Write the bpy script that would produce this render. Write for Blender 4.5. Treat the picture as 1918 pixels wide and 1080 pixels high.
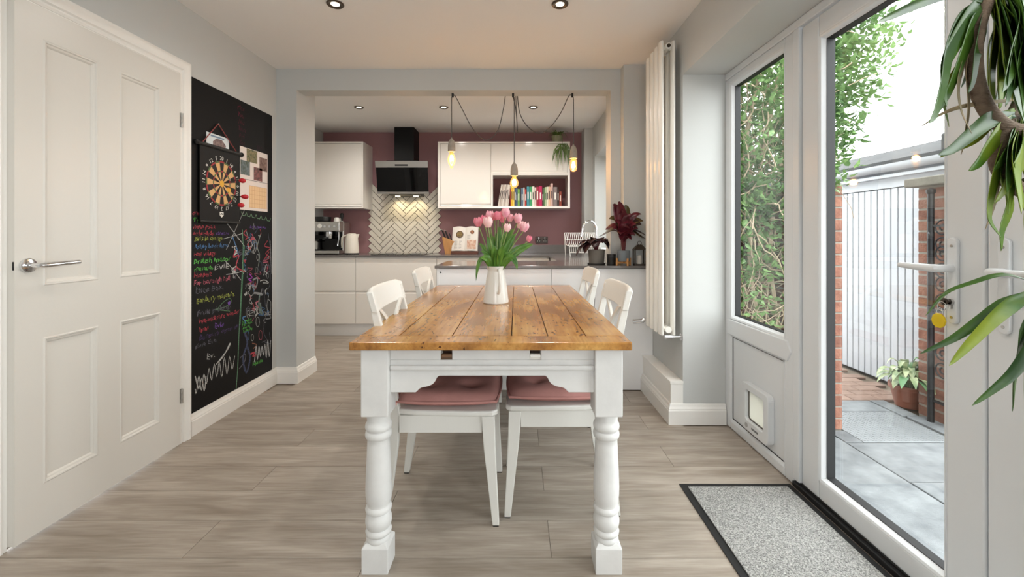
import bpy, bmesh, math, random
from mathutils import Vector, Matrix, Euler

scene = bpy.context.scene
for o in list(bpy.data.objects):
    bpy.data.objects.remove(o)
COL = scene.collection
RND = random.Random(11)
PI = math.pi

# ------------------------------------------------------------------ camera
# one-point view straight down the room (+Y), lens 811 px in a 1918 px frame
CAMH = 1.126
cd = bpy.data.cameras.new('camera')
cd.sensor_fit = 'HORIZONTAL'
cd.sensor_width = 36.0
cd.lens = 36.0 * 811.0 / 1918.0
cd.shift_x = -7.0 / 1918.0
cd.shift_y = -100.0 / 1918.0
cd.clip_start = 0.02
cam = bpy.data.objects.new('camera', cd)
COL.objects.link(cam)
cam.location = (0, 0, CAMH)
cam.rotation_euler = (PI / 2, 0, 0)
scene.camera = cam

# ------------------------------------------------------------------ world: bright overcast sky
SKY = 6.6
LAMP = 18.0        # watts of one ceiling downlight
wd = bpy.data.worlds.new('overcast_sky')
scene.world = wd
wd.use_nodes = True
nt = wd.node_tree
nt.nodes.clear()
wo = nt.nodes.new('ShaderNodeOutputWorld')
wb = nt.nodes.new('ShaderNodeBackground')
wb.inputs['Color'].default_value = (0.97, 0.985, 1.0, 1)
wb.inputs['Strength'].default_value = SKY
nt.links.new(wb.outputs[0], wo.inputs[0])

vs = scene.view_settings
vs.view_transform = 'Standard'
vs.look = 'None'
vs.exposure = 0.28
vs.gamma = 1.0
vs.use_curve_mapping = False


def portal(loc, rot, sx, sy):
    l = bpy.data.lights.new('sky_portal', 'AREA')
    l.shape = 'RECTANGLE'
    l.size = sx
    l.size_y = sy
    l.cycles.is_portal = True
    o = bpy.data.objects.new('sky_portal', l)
    COL.objects.link(o)
    o.location = loc
    o.rotation_euler = rot


portal((1.34, 1.12, 1.05), (0, PI / 2, 0), 2.05, 2.9)
portal((1.21, 4.47, 1.5), (0, PI / 2, 0), 1.1, 1.2)
portal((-0.2, -2.35, 1.45), (PI / 2, 0, 0), 1.5, 1.2)


# ------------------------------------------------------------------ colour / material helpers
def lin(c):
    return tuple(((x / 255.0) / 12.92 if x / 255.0 <= 0.04045 else ((x / 255.0 + 0.055) / 1.055) ** 2.4) for x in c)


MATS = {}


def mat(name, rgb, rough=0.5, metal=0.0, var=0.0, vs_=6.0, stretch=(1, 1, 1), bump=0.0, bs=60.0, bstretch=None,
        coat=0.0, spec=0.5, rgb2=None, detail=4.0, rnd=0.0, trans=0.0, sss=0.0):
    if name in MATS:
        return MATS[name]
    m = bpy.data.materials.new(name)
    m.use_nodes = True
    t = m.node_tree
    b = t.nodes['Principled BSDF']
    c = lin(rgb)
    b.inputs['Base Color'].default_value = (*c, 1)
    b.inputs['Roughness'].default_value = rough
    b.inputs['Metallic'].default_value = metal
    b.inputs['Specular IOR Level'].default_value = spec
    b.inputs['Coat Weight'].default_value = coat
    b.inputs['Coat Roughness'].default_value = 0.12
    vec = None
    if var or bump or rgb2 or rnd:
        tc = t.nodes.new('ShaderNodeTexCoord')
        oi = t.nodes.new('ShaderNodeObjectInfo')
        mul = t.nodes.new('ShaderNodeMath')
        mul.operation = 'MULTIPLY'
        mul.inputs[1].default_value = 37.0
        t.links.new(oi.outputs['Random'], mul.inputs[0])
        add = t.nodes.new('ShaderNodeVectorMath')
        add.operation = 'ADD'
        t.links.new(tc.outputs['Object'], add.inputs[0])
        t.links.new(mul.outputs[0], add.inputs[1])
        vec = add.outputs[0]
    if var or rgb2:
        mp = t.nodes.new('ShaderNodeMapping')
        mp.inputs['Scale'].default_value = stretch
        t.links.new(vec, mp.inputs[0])
        n = t.nodes.new('ShaderNodeTexNoise')
        n.inputs['Scale'].default_value = vs_
        n.inputs['Detail'].default_value = detail
        t.links.new(mp.outputs[0], n.inputs['Vector'])
        cr = t.nodes.new('ShaderNodeValToRGB')
        cr.color_ramp.elements[0].position = 0.3
        cr.color_ramp.elements[1].position = 0.7
        c2 = lin(rgb2) if rgb2 else tuple(min(1, x * (1 + var)) for x in c)
        c1 = c if rgb2 else tuple(x * (1 - var) for x in c)
        cr.color_ramp.elements[0].color = (*c1, 1)
        cr.color_ramp.elements[1].color = (*c2, 1)
        t.links.new(n.outputs['Fac'], cr.inputs[0])
        out = cr.outputs[0]
        if rnd:
            hs = t.nodes.new('ShaderNodeHueSaturation')
            mr = t.nodes.new('ShaderNodeMapRange')
            mr.inputs['To Min'].default_value = 1 - rnd
            mr.inputs['To Max'].default_value = 1 + rnd
            t.links.new(oi.outputs['Random'], mr.inputs['Value'])
            t.links.new(mr.outputs[0], hs.inputs['Value'])
            t.links.new(out, hs.inputs['Color'])
            out = hs.outputs[0]
        t.links.new(out, b.inputs['Base Color'])
    if bump:
        mp2 = t.nodes.new('ShaderNodeMapping')
        mp2.inputs['Scale'].default_value = bstretch or stretch
        t.links.new(vec, mp2.inputs[0])
        n2 = t.nodes.new('ShaderNodeTexNoise')
        n2.inputs['Scale'].default_value = bs
        n2.inputs['Detail'].default_value = 3.0
        t.links.new(mp2.outputs[0], n2.inputs['Vector'])
        bp = t.nodes.new('ShaderNodeBump')
        bp.inputs['Strength'].default_value = bump
        bp.inputs['Distance'].default_value = 0.01
        t.links.new(n2.outputs['Fac'], bp.inputs['Height'])
        t.links.new(bp.outputs[0], b.inputs['Normal'])
    if trans:
        tr = t.nodes.new('ShaderNodeBsdfTranslucent')
        mx = t.nodes.new('ShaderNodeMixShader')
        mx.inputs[0].default_value = trans
        src = b.inputs['Base Color']
        if src.is_linked:
            t.links.new(src.links[0].from_socket, tr.inputs[0])
        else:
            tr.inputs[0].default_value = (*c, 1)
        t.links.new(b.outputs[0], mx.inputs[1])
        t.links.new(tr.outputs[0], mx.inputs[2])
        t.links.new(mx.outputs[0], t.nodes['Material Output'].inputs[0])
    MATS[name] = m
    return m


def emit(name, rgb, k):
    if name in MATS:
        return MATS[name]
    m = bpy.data.materials.new(name)
    m.use_nodes = True
    t = m.node_tree
    b = t.nodes['Principled BSDF']
    b.inputs['Base Color'].default_value = (*lin(rgb), 1)
    b.inputs['Emission Color'].default_value = (*lin(rgb), 1)
    b.inputs['Emission Strength'].default_value = k
    MATS[name] = m
    return m


def glassy(name, tint, refl, rough=0.0):
    """thin sheet glass: mostly transparent, a little mirror"""
    m = bpy.data.materials.new(name)
    m.use_nodes = True
    t = m.node_tree
    t.nodes.remove(t.nodes['Principled BSDF'])
    tr = t.nodes.new('ShaderNodeBsdfTransparent')
    tr.inputs[0].default_value = (*tint, 1)
    gl = t.nodes.new('ShaderNodeBsdfGlossy')
    gl.inputs['Roughness'].default_value = rough
    mx = t.nodes.new('ShaderNodeMixShader')
    mx.inputs[0].default_value = refl
    t.links.new(tr.outputs[0], mx.inputs[1])
    t.links.new(gl.outputs[0], mx.inputs[2])
    t.links.new(mx.outputs[0], t.nodes['Material Output'].inputs[0])
    MATS[name] = m
    return m


def wood_top():
    m = bpy.data.materials.new('honey_pine')
    m.use_nodes = True
    t = m.node_tree
    L = t.links.new
    b = t.nodes['Principled BSDF']
    tc = t.nodes.new('ShaderNodeTexCoord')
    oi = t.nodes.new('ShaderNodeObjectInfo')
    mul = t.nodes.new('ShaderNodeMath'); mul.operation = 'MULTIPLY'; mul.inputs[1].default_value = 31.0
    L(oi.outputs['Random'], mul.inputs[0])
    add = t.nodes.new('ShaderNodeVectorMath'); add.operation = 'ADD'
    L(tc.outputs['Object'], add.inputs[0]); L(mul.outputs[0], add.inputs[1])

    def noise(scale, st, det):
        mp = t.nodes.new('ShaderNodeMapping'); mp.inputs['Scale'].default_value = st
        L(add.outputs[0], mp.inputs[0])
        n = t.nodes.new('ShaderNodeTexNoise'); n.inputs['Scale'].default_value = scale; n.inputs['Detail'].default_value = det
        L(mp.outputs[0], n.inputs['Vector'])
        return n.outputs['Fac']

    def ramp(fac, stops):
        r = t.nodes.new('ShaderNodeValToRGB')
        e = r.color_ramp.elements
        e[0].position, e[0].color = stops[0][0], (*stops[0][1], 1)
        e[1].position, e[1].color = stops[1][0], (*stops[1][1], 1)
        for p, c in stops[2:]:
            k = e.new(p); k.color = (*c, 1)
        L(fac, r.inputs[0])
        return r.outputs[0]

    def mix(kind, f, a, c2):
        x = t.nodes.new('ShaderNodeMix'); x.data_type = 'RGBA'; x.blend_type = kind
        x.inputs[0].default_value = f
        L(a, x.inputs[6]); L(c2, x.inputs[7])
        return x.outputs[2]
    base = ramp(noise(9.0, (1.0, 0.35, 1), 6), [(0.26, lin((126, 80, 36))), (0.74, lin((214, 168, 98))), (0.5, lin((184, 130, 64)))])
    grain = ramp(noise(46.0, (2.2, 0.10, 2), 3), [(0.32, (0.55, 0.47, 0.38)), (0.62, (1, 1, 1))])
    specks = ramp(noise(58.0, (1.0, 0.42, 1), 4), [(0.335, (0.16, 0.09, 0.05)), (0.385, (1, 1, 1))])
    patch = ramp(noise(4.0, (1, 0.7, 1), 2), [(0.38, (1, 1, 1)), (0.60, (0.04, 0.04, 0.04))])
    c = mix('MULTIPLY', 0.55, base, grain)
    sp = t.nodes.new('ShaderNodeMix'); sp.data_type = 'RGBA'; sp.blend_type = 'MULTIPLY'
    L(patch, sp.inputs[0]); L(c, sp.inputs[6]); L(specks, sp.inputs[7])
    L(sp.outputs[2], b.inputs['Base Color'])
    b.inputs['Roughness'].default_value = 0.22
    b.inputs['Coat Weight'].default_value = 0.25
    b.inputs['Coat Roughness'].default_value = 0.18
    bp = t.nodes.new('ShaderNodeBump'); bp.inputs['Strength'].default_value = 0.12; bp.inputs['Distance'].default_value = 0.006
    L(noise(30.0, (2.0, 0.2, 2), 3), bp.inputs['Height']); L(bp.outputs[0], b.inputs['Normal'])
    MATS['honey_pine'] = m
    return m


def plank_mat():
    m = bpy.data.materials.new('grey_oak_plank')
    m.use_nodes = True
    t = m.node_tree
    L = t.links.new
    b = t.nodes['Principled BSDF']
    tc = t.nodes.new('ShaderNodeTexCoord')
    oi = t.nodes.new('ShaderNodeObjectInfo')
    mul = t.nodes.new('ShaderNodeMath'); mul.operation = 'MULTIPLY'; mul.inputs[1].default_value = 53.0
    L(oi.outputs['Random'], mul.inputs[0])
    add = t.nodes.new('ShaderNodeVectorMath'); add.operation = 'ADD'
    L(tc.outputs['Object'], add.inputs[0]); L(mul.outputs[0], add.inputs[1])

    def noise(scale, st, det, dist=0.0):
        mp = t.nodes.new('ShaderNodeMapping'); mp.inputs['Scale'].default_value = st
        L(add.outputs[0], mp.inputs[0])
        n = t.nodes.new('ShaderNodeTexNoise'); n.inputs['Scale'].default_value = scale; n.inputs['Detail'].default_value = det
        n.inputs['Distortion'].default_value = dist
        L(mp.outputs[0], n.inputs['Vector'])
        return n.outputs['Fac']
    r = t.nodes.new('ShaderNodeValToRGB')
    e = r.color_ramp.elements
    e[0].position, e[0].color = 0.25, (*lin((144, 132, 119)), 1)
    e[1].position, e[1].color = 0.75, (*lin((184, 174, 162)), 1)
    L(noise(8.0, (0.35, 2.2, 1), 5, 0.6), r.inputs[0])
    r2 = t.nodes.new('ShaderNodeValToRGB')
    e = r2.color_ramp.elements
    e[0].position, e[0].color = 0.30, (0.80, 0.785, 0.77, 1)
    e[1].position, e[1].color = 0.62, (1, 1, 1, 1)
    L(noise(30.0, (0.22, 4.0, 1), 6, 0.5), r2.inputs[0])
    x = t.nodes.new('ShaderNodeMix'); x.data_type = 'RGBA'; x.blend_type = 'MULTIPLY'; x.inputs[0].default_value = 1
    L(r.outputs[0], x.inputs[6]); L(r2.outputs[0], x.inputs[7])
    hs = t.nodes.new('ShaderNodeHueSaturation')
    mr = t.nodes.new('ShaderNodeMapRange'); mr.inputs['To Min'].default_value = 0.95; mr.inputs['To Max'].default_value = 1.05
    L(oi.outputs['Random'], mr.inputs['Value']); L(mr.outputs[0], hs.inputs['Value']); L(x.outputs[2], hs.inputs['Color'])
    L(hs.outputs[0], b.inputs['Base Color'])
    b.inputs['Roughness'].default_value = 0.42
    b.inputs['Specular IOR Level'].default_value = 0.4
    bp = t.nodes.new('ShaderNodeBump'); bp.inputs['Strength'].default_value = 0.10; bp.inputs['Distance'].default_value = 0.004
    L(noise(30.0, (0.14, 4.0, 1), 3), bp.inputs['Height']); L(bp.outputs[0], b.inputs['Normal'])
    MATS['grey_oak_plank'] = m
    return m


M_WALL = mat('grey_wall_paint', (198, 200, 198), 0.85, bump=0.03, bs=180)
M_CEIL = mat('white_ceiling_paint', (242, 241, 239), 0.9, bump=0.03, bs=120)
M_TRIM = mat('white_satin_trim', (238, 236, 231), 0.35, bump=0.02, bs=40)
M_DOOR = mat('white_satin_door', (216, 213, 206), 0.32, bump=0.03, bs=60)
M_UPVC = mat('white_upvc', (218, 221, 223), 0.28)
M_MAUVE = mat('mauve_wall_paint', (154, 115, 118), 0.8, bump=0.03, bs=150)
M_GLOSSW = mat('white_gloss_unit', (240, 236, 230), 0.12, coat=0.3)
M_MATTW = mat('white_panel', (240, 240, 240), 0.35)
M_STONE = mat('grey_stone_worktop', (112, 108, 106), 0.14, var=0.12, vs_=180)
M_CHROME = mat('chrome', (225, 226, 228), 0.09, 1.0)
M_STEEL = mat('brushed_steel', (190, 188, 184), 0.28, 1.0, bump=0.04, bs=90, bstretch=(0.1, 1, 6))
M_BLACK = mat('black_plastic', (16, 16, 17), 0.4)
M_BGLOSS = mat('black_glass', (6, 6, 7), 0.05, spec=0.25)
M_RUBBER = mat('black_rubber', (14, 15, 17), 0.6)
M_CHAIR = mat('white_painted_wood', (222, 221, 215), 0.38, bump=0.04, bs=30, bstretch=(2, 2, 0.4))
M_LEGW = mat('chalky_white_paint', (216, 216, 214), 0.5, var=0.05, vs_=14, bump=0.10, bs=24)
M_PINK = mat('dusty_pink_velvet', (188, 134, 127), 0.85, var=0.12, vs_=9, bump=0.10, bs=70)
M_GLASS = glassy('window_glass', (0.97, 0.985, 0.98), 0.08)
M_WOODTOP = wood_top()
M_PLANK = plank_mat()


# ------------------------------------------------------------------ mesh builder
ORG = {}


class MB:
    def __init__(s):
        s.v = []
        s.f = []

    def add(s, vs_, fs):
        n = len(s.v)
        s.v += [tuple(p) for p in vs_]
        s.f += [tuple(i + n for i in f) for f in fs]
        return s

    def box(s, x0, x1, y0, y1, z0, z1):
        return s.add([(x0, y0, z0), (x1, y0, z0), (x1, y1, z0), (x0, y1, z0), (x0, y0, z1), (x1, y0, z1), (x1, y1, z1), (x0, y1, z1)],
                     [(0, 3, 2, 1), (4, 5, 6, 7), (0, 1, 5, 4), (1, 2, 6, 5), (2, 3, 7, 6), (3, 0, 4, 7)])

    def hexa(s, lo, hi):
        """two quads of four points joined"""
        return s.add(list(lo) + list(hi), [(0, 3, 2, 1), (4, 5, 6, 7), (0, 1, 5, 4), (1, 2, 6, 5), (2, 3, 7, 6), (3, 0, 4, 7)])

    def obox(s, c, size, mtx):
        hx, hy, hz = size[0] / 2, size[1] / 2, size[2] / 2
        P = [Vector(p) for p in ((-hx, -hy, -hz), (hx, -hy, -hz), (hx, hy, -hz), (-hx, hy, -hz), (-hx, -hy, hz), (hx, -hy, hz), (hx, hy, hz), (-hx, hy, hz))]
        c = Vector(c)
        return s.add([tuple(mtx @ p + c) for p in P],
                     [(0, 3, 2, 1), (4, 5, 6, 7), (0, 1, 5, 4), (1, 2, 6, 5), (2, 3, 7, 6), (3, 0, 4, 7)])

    def tube(s, pts, r, n=8, caps=True, closed=False, flat=None):
        pts = [Vector(p) for p in pts]
        m = len(pts)
        rr = r if isinstance(r, (list, tuple)) else [r] * m
        tang = []
        for i in range(m):
            a = pts[(i - 1) % m] if (closed or i > 0) else pts[i]
            b = pts[(i + 1) % m] if (closed or i < m - 1) else pts[i]
            tang.append((b - a).normalized())
        up = Vector((0, 0, 1))
        if abs(tang[0].dot(up)) > 0.9:
            up = Vector((1, 0, 0))
        u = tang[0].cross(up).normalized()
        vv = []
        for i in range(m):
            u = (u - tang[i] * u.dot(tang[i]))
            u = u.normalized() if u.length > 1e-6 else tang[i].orthogonal().normalized()
            w = tang[i].cross(u)
            for k in range(n):
                a = 2 * PI * k / n
                fl = flat if flat else 1.0
                vv.append(tuple(pts[i] + (u * math.cos(a) + w * math.sin(a) * fl) * rr[i]))
        fs = []
        lim = m if closed else m - 1
        for i in range(lim):
            j = (i + 1) % m
            for k in range(n):
                k2 = (k + 1) % n
                fs.append((i * n + k, i * n + k2, j * n + k2, j * n + k))
        if caps and not closed:
            fs.append(tuple(range(n))[::-1])
            fs.append(tuple((m - 1) * n + k for k in range(n)))
        return s.add(vv, fs)

    def cyl(s, p0, p1, r0, r1=None, n=16):
        return s.tube([p0, p1], [r0, r0 if r1 is None else r1], n)

    def lathe(s, prof, n=24, c=(0, 0, 0), mtx=None, cap=True):
        vv = []
        for r, z in prof:
            for k in range(n):
                a = 2 * PI * k / n
                p = Vector((max(r, 1e-5) * math.cos(a), max(r, 1e-5) * math.sin(a), z))
                if mtx is not None:
                    p = mtx @ p
                vv.append((p.x + c[0], p.y + c[1], p.z + c[2]))
        fs = []
        for i in range(len(prof) - 1):
            for k in range(n):
                k2 = (k + 1) % n
                fs.append((i * n + k, i * n + k2, (i + 1) * n + k2, (i + 1) * n + k))
        if cap:
            fs.append(tuple(range(n))[::-1])
            fs.append(tuple((len(prof) - 1) * n + k for k in range(n)))
        return s.add(vv, fs)

    def prism(s, poly, axis, a, b):
        def P(p, h):
            if axis == 'x':
                return (h, p[0], p[1])
            if axis == 'y':
                return (p[0], h, p[1])
            return (p[0], p[1], h)
        n = len(poly)
        vv = [P(p, a) for p in poly] + [P(p, b) for p in poly]
        fs = [tuple(range(n))[::-1], tuple(range(n, 2 * n))]
        for i in range(n):
            j = (i + 1) % n
            fs.append((i, j, n + j, n + i))
        return s.add(vv, fs)

    def sheet(s, rows):
        n = len(rows[0])
        vv = [p for r in rows for p in r]
        fs = []
        for i in range(len(rows) - 1):
            for k in range(n - 1):
                fs.append((i * n + k, i * n + k + 1, (i + 1) * n + k + 1, (i + 1) * n + k))
        return s.add(vv, fs)

    def sweep(s, prof, path, fn, closed=False):
        """profile (d,h) carried along a 2D path with mitred corners; d to the right of travel"""
        m = len(path)
        n = len(prof)
        vv = []
        for i in range(m):
            p = Vector(path[i])
            ds = []
            if closed or i > 0:
                ds.append((p - Vector(path[(i - 1) % m])).normalized())
            if closed or i < m - 1:
                ds.append((Vector(path[(i + 1) % m]) - p).normalized())
            ns = [Vector((d.y, -d.x)) for d in ds]
            mi = ns[0] if len(ns) == 1 else (ns[0] + ns[1]) / (1 + ns[0].dot(ns[1]))
            for d, h in prof:
                q = p + mi * d
                vv.append(fn(q.x, q.y, h))
        fs = []
        for i in range(m if closed else m - 1):
            j = (i + 1) % m
            for k in range(n):
                k2 = (k + 1) % n
                fs.append((i * n + k, i * n + k2, j * n + k2, j * n + k))
        if not closed:
            fs.append(tuple(range(n))[::-1])
            fs.append(tuple((m - 1) * n + k for k in range(n)))
        return s.add(vv, fs)

    def build(s, name, m, parent=None, w=False, bevel=0.0, seg=2, smooth=False, solid=0.0, subsurf=0, keep=False):
        me = bpy.data.meshes.new(name)
        off = Vector((0, 0, 0))
        if parent is None and not keep:
            xs = [p[0] for p in s.v]; ys = [p[1] for p in s.v]; zs = [p[2] for p in s.v]
            off = Vector(((min(xs) + max(xs)) / 2, (min(ys) + max(ys)) / 2, min(zs)))
        elif parent is not None and w:
            off = ORG[parent]
        me.from_pydata([(p[0] - off.x, p[1] - off.y, p[2] - off.z) for p in s.v], [], s.f)
        bm = bmesh.new()
        bm.from_mesh(me)
        bmesh.ops.recalc_face_normals(bm, faces=bm.faces)
        bm.to_mesh(me)
        bm.free()
        if smooth:
            me.polygons.foreach_set('use_smooth', [True] * len(me.polygons))
            me.set_sharp_from_angle(angle=math.radians(40))
        if m is not None:
            me.materials.append(m)
        o = bpy.data.objects.new(name, me)
        COL.objects.link(o)
        if parent is None:
            o.location = off
            ORG[o] = off
        else:
            o.parent = parent
            ORG[o] = ORG[parent].copy()
        if solid:
            md = o.modifiers.new('solid', 'SOLIDIFY')
            md.thickness = solid
            md.offset = 0
        if bevel:
            md = o.modifiers.new('bevel', 'BEVEL')
            md.width = bevel
            md.segments = seg
            md.limit_method = 'ANGLE'
            md.angle_limit = math.radians(40)
        if subsurf:
            md = o.modifiers.new('sub', 'SUBSURF')
            md.levels = subsurf
            md.render_levels = subsurf
        return o


def box(*a):
    return MB().box(*a)


def tag(o, label=None, cat=None, group=None, kind=None):
    if label:
        o['label'] = label
    if cat:
        o['category'] = cat
    if group:
        o['group'] = group
    if kind:
        o['kind'] = kind
    return o


def thing(name, label, cat, loc=(0, 0, 0), rz=0.0, group=None, kind=None):
    o = bpy.data.objects.new(name, None)
    o.empty_display_size = 0.05
    COL.objects.link(o)
    o.location = loc
    o.rotation_euler = (0, 0, rz)
    ORG[o] = Vector(loc)
    return tag(o, label, cat, group, kind)


def kids(o):
    return [c for c in bpy.data.objects if c.parent == o]


def dup(root, loc, rz, label, group=None):
    r = root.copy()
    COL.objects.link(r)
    r.location = loc
    r.rotation_euler = (0, 0, rz)
    r['label'] = label
    if group:
        r['group'] = group
    ORG[r] = Vector(loc)
    for c in kids(root):
        k = c.copy()
        COL.objects.link(k)
        k.parent = r
        for g in kids(c):
            h = g.copy()
            COL.objects.link(h)
            h.parent = k
    return r


def copy_part(o, parent, loc=None, rot=None, scale=None):
    c = o.copy()
    COL.objects.link(c)
    c.parent = parent
    if loc is not None:
        c.location = loc
    if rot is not None:
        c.rotation_euler = rot
    if scale is not None:
        c.scale = scale
    return c


def text_verts(body, size):
    cu = bpy.data.curves.new('text', 'FONT')
    cu.body = body
    cu.size = size
    cu.resolution_u = 2
    ob = bpy.data.objects.new('text', cu)
    COL.objects.link(ob)
    dg = bpy.context.evaluated_depsgraph_get()
    me = bpy.data.meshes.new_from_object(ob.evaluated_get(dg))
    v = [tuple(p.co) for p in me.vertices]
    f = [tuple(p.vertices) for p in me.polygons]
    bpy.data.objects.remove(ob)
    bpy.data.meshes.remove(me)
    bpy.data.curves.remove(cu)
    return v, f


def bez(p0, p1, p2, p3, n=12):
    p0, p1, p2, p3 = map(Vector, (p0, p1, p2, p3))
    out = []
    for i in range(n + 1):
        t = i / n
        out.append(p0 * (1 - t) ** 3 + p1 * 3 * t * (1 - t) ** 2 + p2 * 3 * t * t * (1 - t) + p3 * t ** 3)
    return out


def smooth_path(pts, n=5):
    """Catmull-Rom through the points"""
    P = [Vector(p) for p in pts]
    P = [P[0] * 2 - P[1]] + P + [P[-1] * 2 - P[-2]]
    out = []
    for i in range(1, len(P) - 2):
        for k in range(n):
            t = k / n
            a, b, c, d = P[i - 1], P[i], P[i + 1], P[i + 2]
            out.append(0.5 * ((2 * b) + (c - a) * t + (2 * a - 5 * b + 4 * c - d) * t * t + (3 * b - a - 3 * c + d) * t ** 3))
    out.append(P[-2])
    return out


def blade(mb, path, width, up=Vector((0, 0, 1)), fold=0.25, prof=None, n=None):
    """a strap leaf: path of points, width profile, V fold"""
    m = len(path)
    rows = []
    for i, p in enumerate(path):
        p = Vector(p)
        a = Vector(path[max(0, i - 1)])
        b = Vector(path[min(m - 1, i + 1)])
        tg = (b - a).normalized()
        side = tg.cross(up)
        side = side.normalized() if side.length > 1e-4 else Vector((1, 0, 0))
        nm = side.cross(tg).normalized()
        t = i / (m - 1)
        wd_ = width * (prof(t) if prof else math.sin(PI * min(1, 0.12 + 0.88 * t)) ** 0.8)
        rows.append([tuple(p - side * wd_ / 2 + nm * fold * wd_), tuple(p), tuple(p + side * wd_ / 2 + nm * fold * wd_)])
    mb.sheet(rows)
    return mb

# ================================================================== THE SETTING
XL, XR = -1.825, 1.0          # dining side walls
YD = 3.30                     # front of the dividing wall
YF = 5.40                     # far kitchen wall
ZC = 2.39                     # ceiling
XG = 1.25                     # inner face of the glazed frames


def struct(o, label, cat):
    return tag(o, label, cat, None, 'structure')


# ---- floor with its planks
floor = struct(MB().box(-1.93, 1.31, -2.3, 3.30, -0.12, -0.006).box(-2.5, 1.2, 3.30, 5.5, -0.12, -0.006).build('floor', M_PLANK),
               'grey oak effect plank floor running across the room', 'floor')
PL = 1.29
plank_meshes = {}


def plank(x0, x1, y0, y1):
    ln, wd_ = round(x1 - x0, 3), round(y1 - y0, 3)
    key = (ln, wd_)
    if key not in plank_meshes:
        g = 0.0009
        o = MB().hexa([(-ln / 2 + g, -wd_ / 2 + g, -0.008), (ln / 2 - g, -wd_ / 2 + g, -0.008), (ln / 2 - g, wd_ / 2 - g, -0.008), (-ln / 2 + g, wd_ / 2 - g, -0.008)],
                      [(-ln / 2 + g, -wd_ / 2 + g, 0), (ln / 2 - g, -wd_ / 2 + g, 0), (ln / 2 - g, wd_ / 2 - g, 0), (-ln / 2 + g, wd_ / 2 - g, 0)]).build('plank', M_PLANK, floor)
        plank_meshes[key] = o
    else:
        o = copy_part(plank_meshes[key], floor)
    o.location = Vector(((x0 + x1) / 2, (y0 + y1) / 2, 0)) - ORG[floor]


k = 0
y = 0.71
while y < 4.88:
    off = 0.125 if k % 2 == 0 else 0.77
    a, b = (XL, XG - 0.005) if y < 2.5 else ((XL, 0.99) if y < 3.1 else ((-1.67, 0.72) if y < 3.5 else (-2.4, 0.92)))
    x = off - 5 * PL
    while x < b:
        x0, x1 = max(a, x), min(b, x + PL)
        if x1 - x0 > 0.03:
            plank(x0, x1, y, y + 0.2)
        x += PL
    y += 0.2
    k += 1

# ---- ceilings
struct(box(-1.93, 1.31, -2.3, 3.44, ZC, ZC + 0.1).build('ceiling', M_CEIL), 'white ceiling above the dining table', 'ceiling')
struct(box(-2.5, 1.2, 3.44, 5.5, ZC + 0.015, ZC + 0.1).build('ceiling_kitchen', M_CEIL), 'white ceiling over the kitchen beyond the beam', 'ceiling')

# ---- walls
DY0, DY1, DZ = 1.515, 2.345, 2.005
struct(MB().box(XL - 0.1, XL, -2.3, DY0, 0, ZC).box(XL - 0.1, XL, DY1, YD, 0, ZC).box(XL - 0.1, XL, DY0, DY1, DZ, ZC).build('wall_left', M_WALL),
       'pale grey wall that carries the white door and the blackboard', 'wall')
struct(MB().box(-2.5, -1.67, YD, 3.60, 0, ZC).box(-1.67, 0.724, YD, 3.44, 2.229, ZC).box(0.724, 1.3, YD, 3.47, 0, ZC)
       .box(0.80, 1.0, 3.21, YD, 0, ZC).build('wall_divider', M_WALL),
       'pale grey dividing wall with the wide opening to the kitchen', 'wall')
struct(MB().box(XR, 1.31, 2.59, YD, 0, ZC).box(XR, 1.31, -2.3, 2.59, 2.084, ZC).box(XR, 1.31, -2.3, -0.35, 0, 2.084).build('wall_right', M_WALL),
       'grey wall around the glazed garden doors behind the radiator', 'wall')
struct(MB().box(-1.93, 1.31, -2.4, -2.3, 0, 0.9).box(-1.93, 1.31, -2.4, -2.3, 2.0, ZC).box(-1.93, -0.9, -2.4, -2.3, 0.9, 2.0).box(0.5, 1.31, -2.4, -2.3, 0.9, 2.0).build('wall_back', M_WALL),
       'pale grey wall behind the viewer with an opening added for daylight', 'wall')  # unseen wall; its opening is added to let daylight in from behind
struct(box(-2.5, -2.4, 3.60, YF, 0, ZC + 0.015).build('wall_kitchen_left', M_WALL), 'pale grey wall at the left end of the kitchen', 'wall')
struct(box(-2.5, 1.2, YF, YF + 0.1, 0, ZC + 0.015).build('wall_far', M_MAUVE), 'mauve painted kitchen wall behind the cabinets', 'wall')
struct(MB().box(0.92, 1.2, 3.47, 3.90, 0, ZC + 0.015).box(0.92, 1.2, 5.04, YF, 0, ZC + 0.015).box(0.92, 1.2, 3.90, 5.04, 0, 0.98)
       .box(0.92, 1.2, 3.90, 5.04, 2.04, ZC + 0.015).box(0.82, 0.92, 5.17, YF, 0, ZC + 0.015).build('wall_kitchen_right', M_WALL),
       'pale grey kitchen wall with the window above the sink', 'wall')

# kitchen window in the right wall
win2 = thing('window_2', 'white kitchen window in the deep reveal above the sink', 'window', (1.15, 4.47, 0.98), kind='structure')
mb = MB()
for a in ((3.90, 3.96, 0.98, 2.04), (4.98, 5.04, 0.98, 2.04), (3.96, 4.98, 0.98, 1.04), (3.96, 4.98, 1.98, 2.04), (4.44, 4.50, 1.04, 1.98)):
    mb.box(1.12, 1.18, *a)
mb.build('frame', M_UPVC, win2, w=1, bevel=0.006)
for a in ((3.96, 4.44), (4.50, 4.98)):
    box(1.148, 1.154, a[0], a[1], 1.04, 1.98).build('pane', M_GLASS, win2, w=1)

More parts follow.
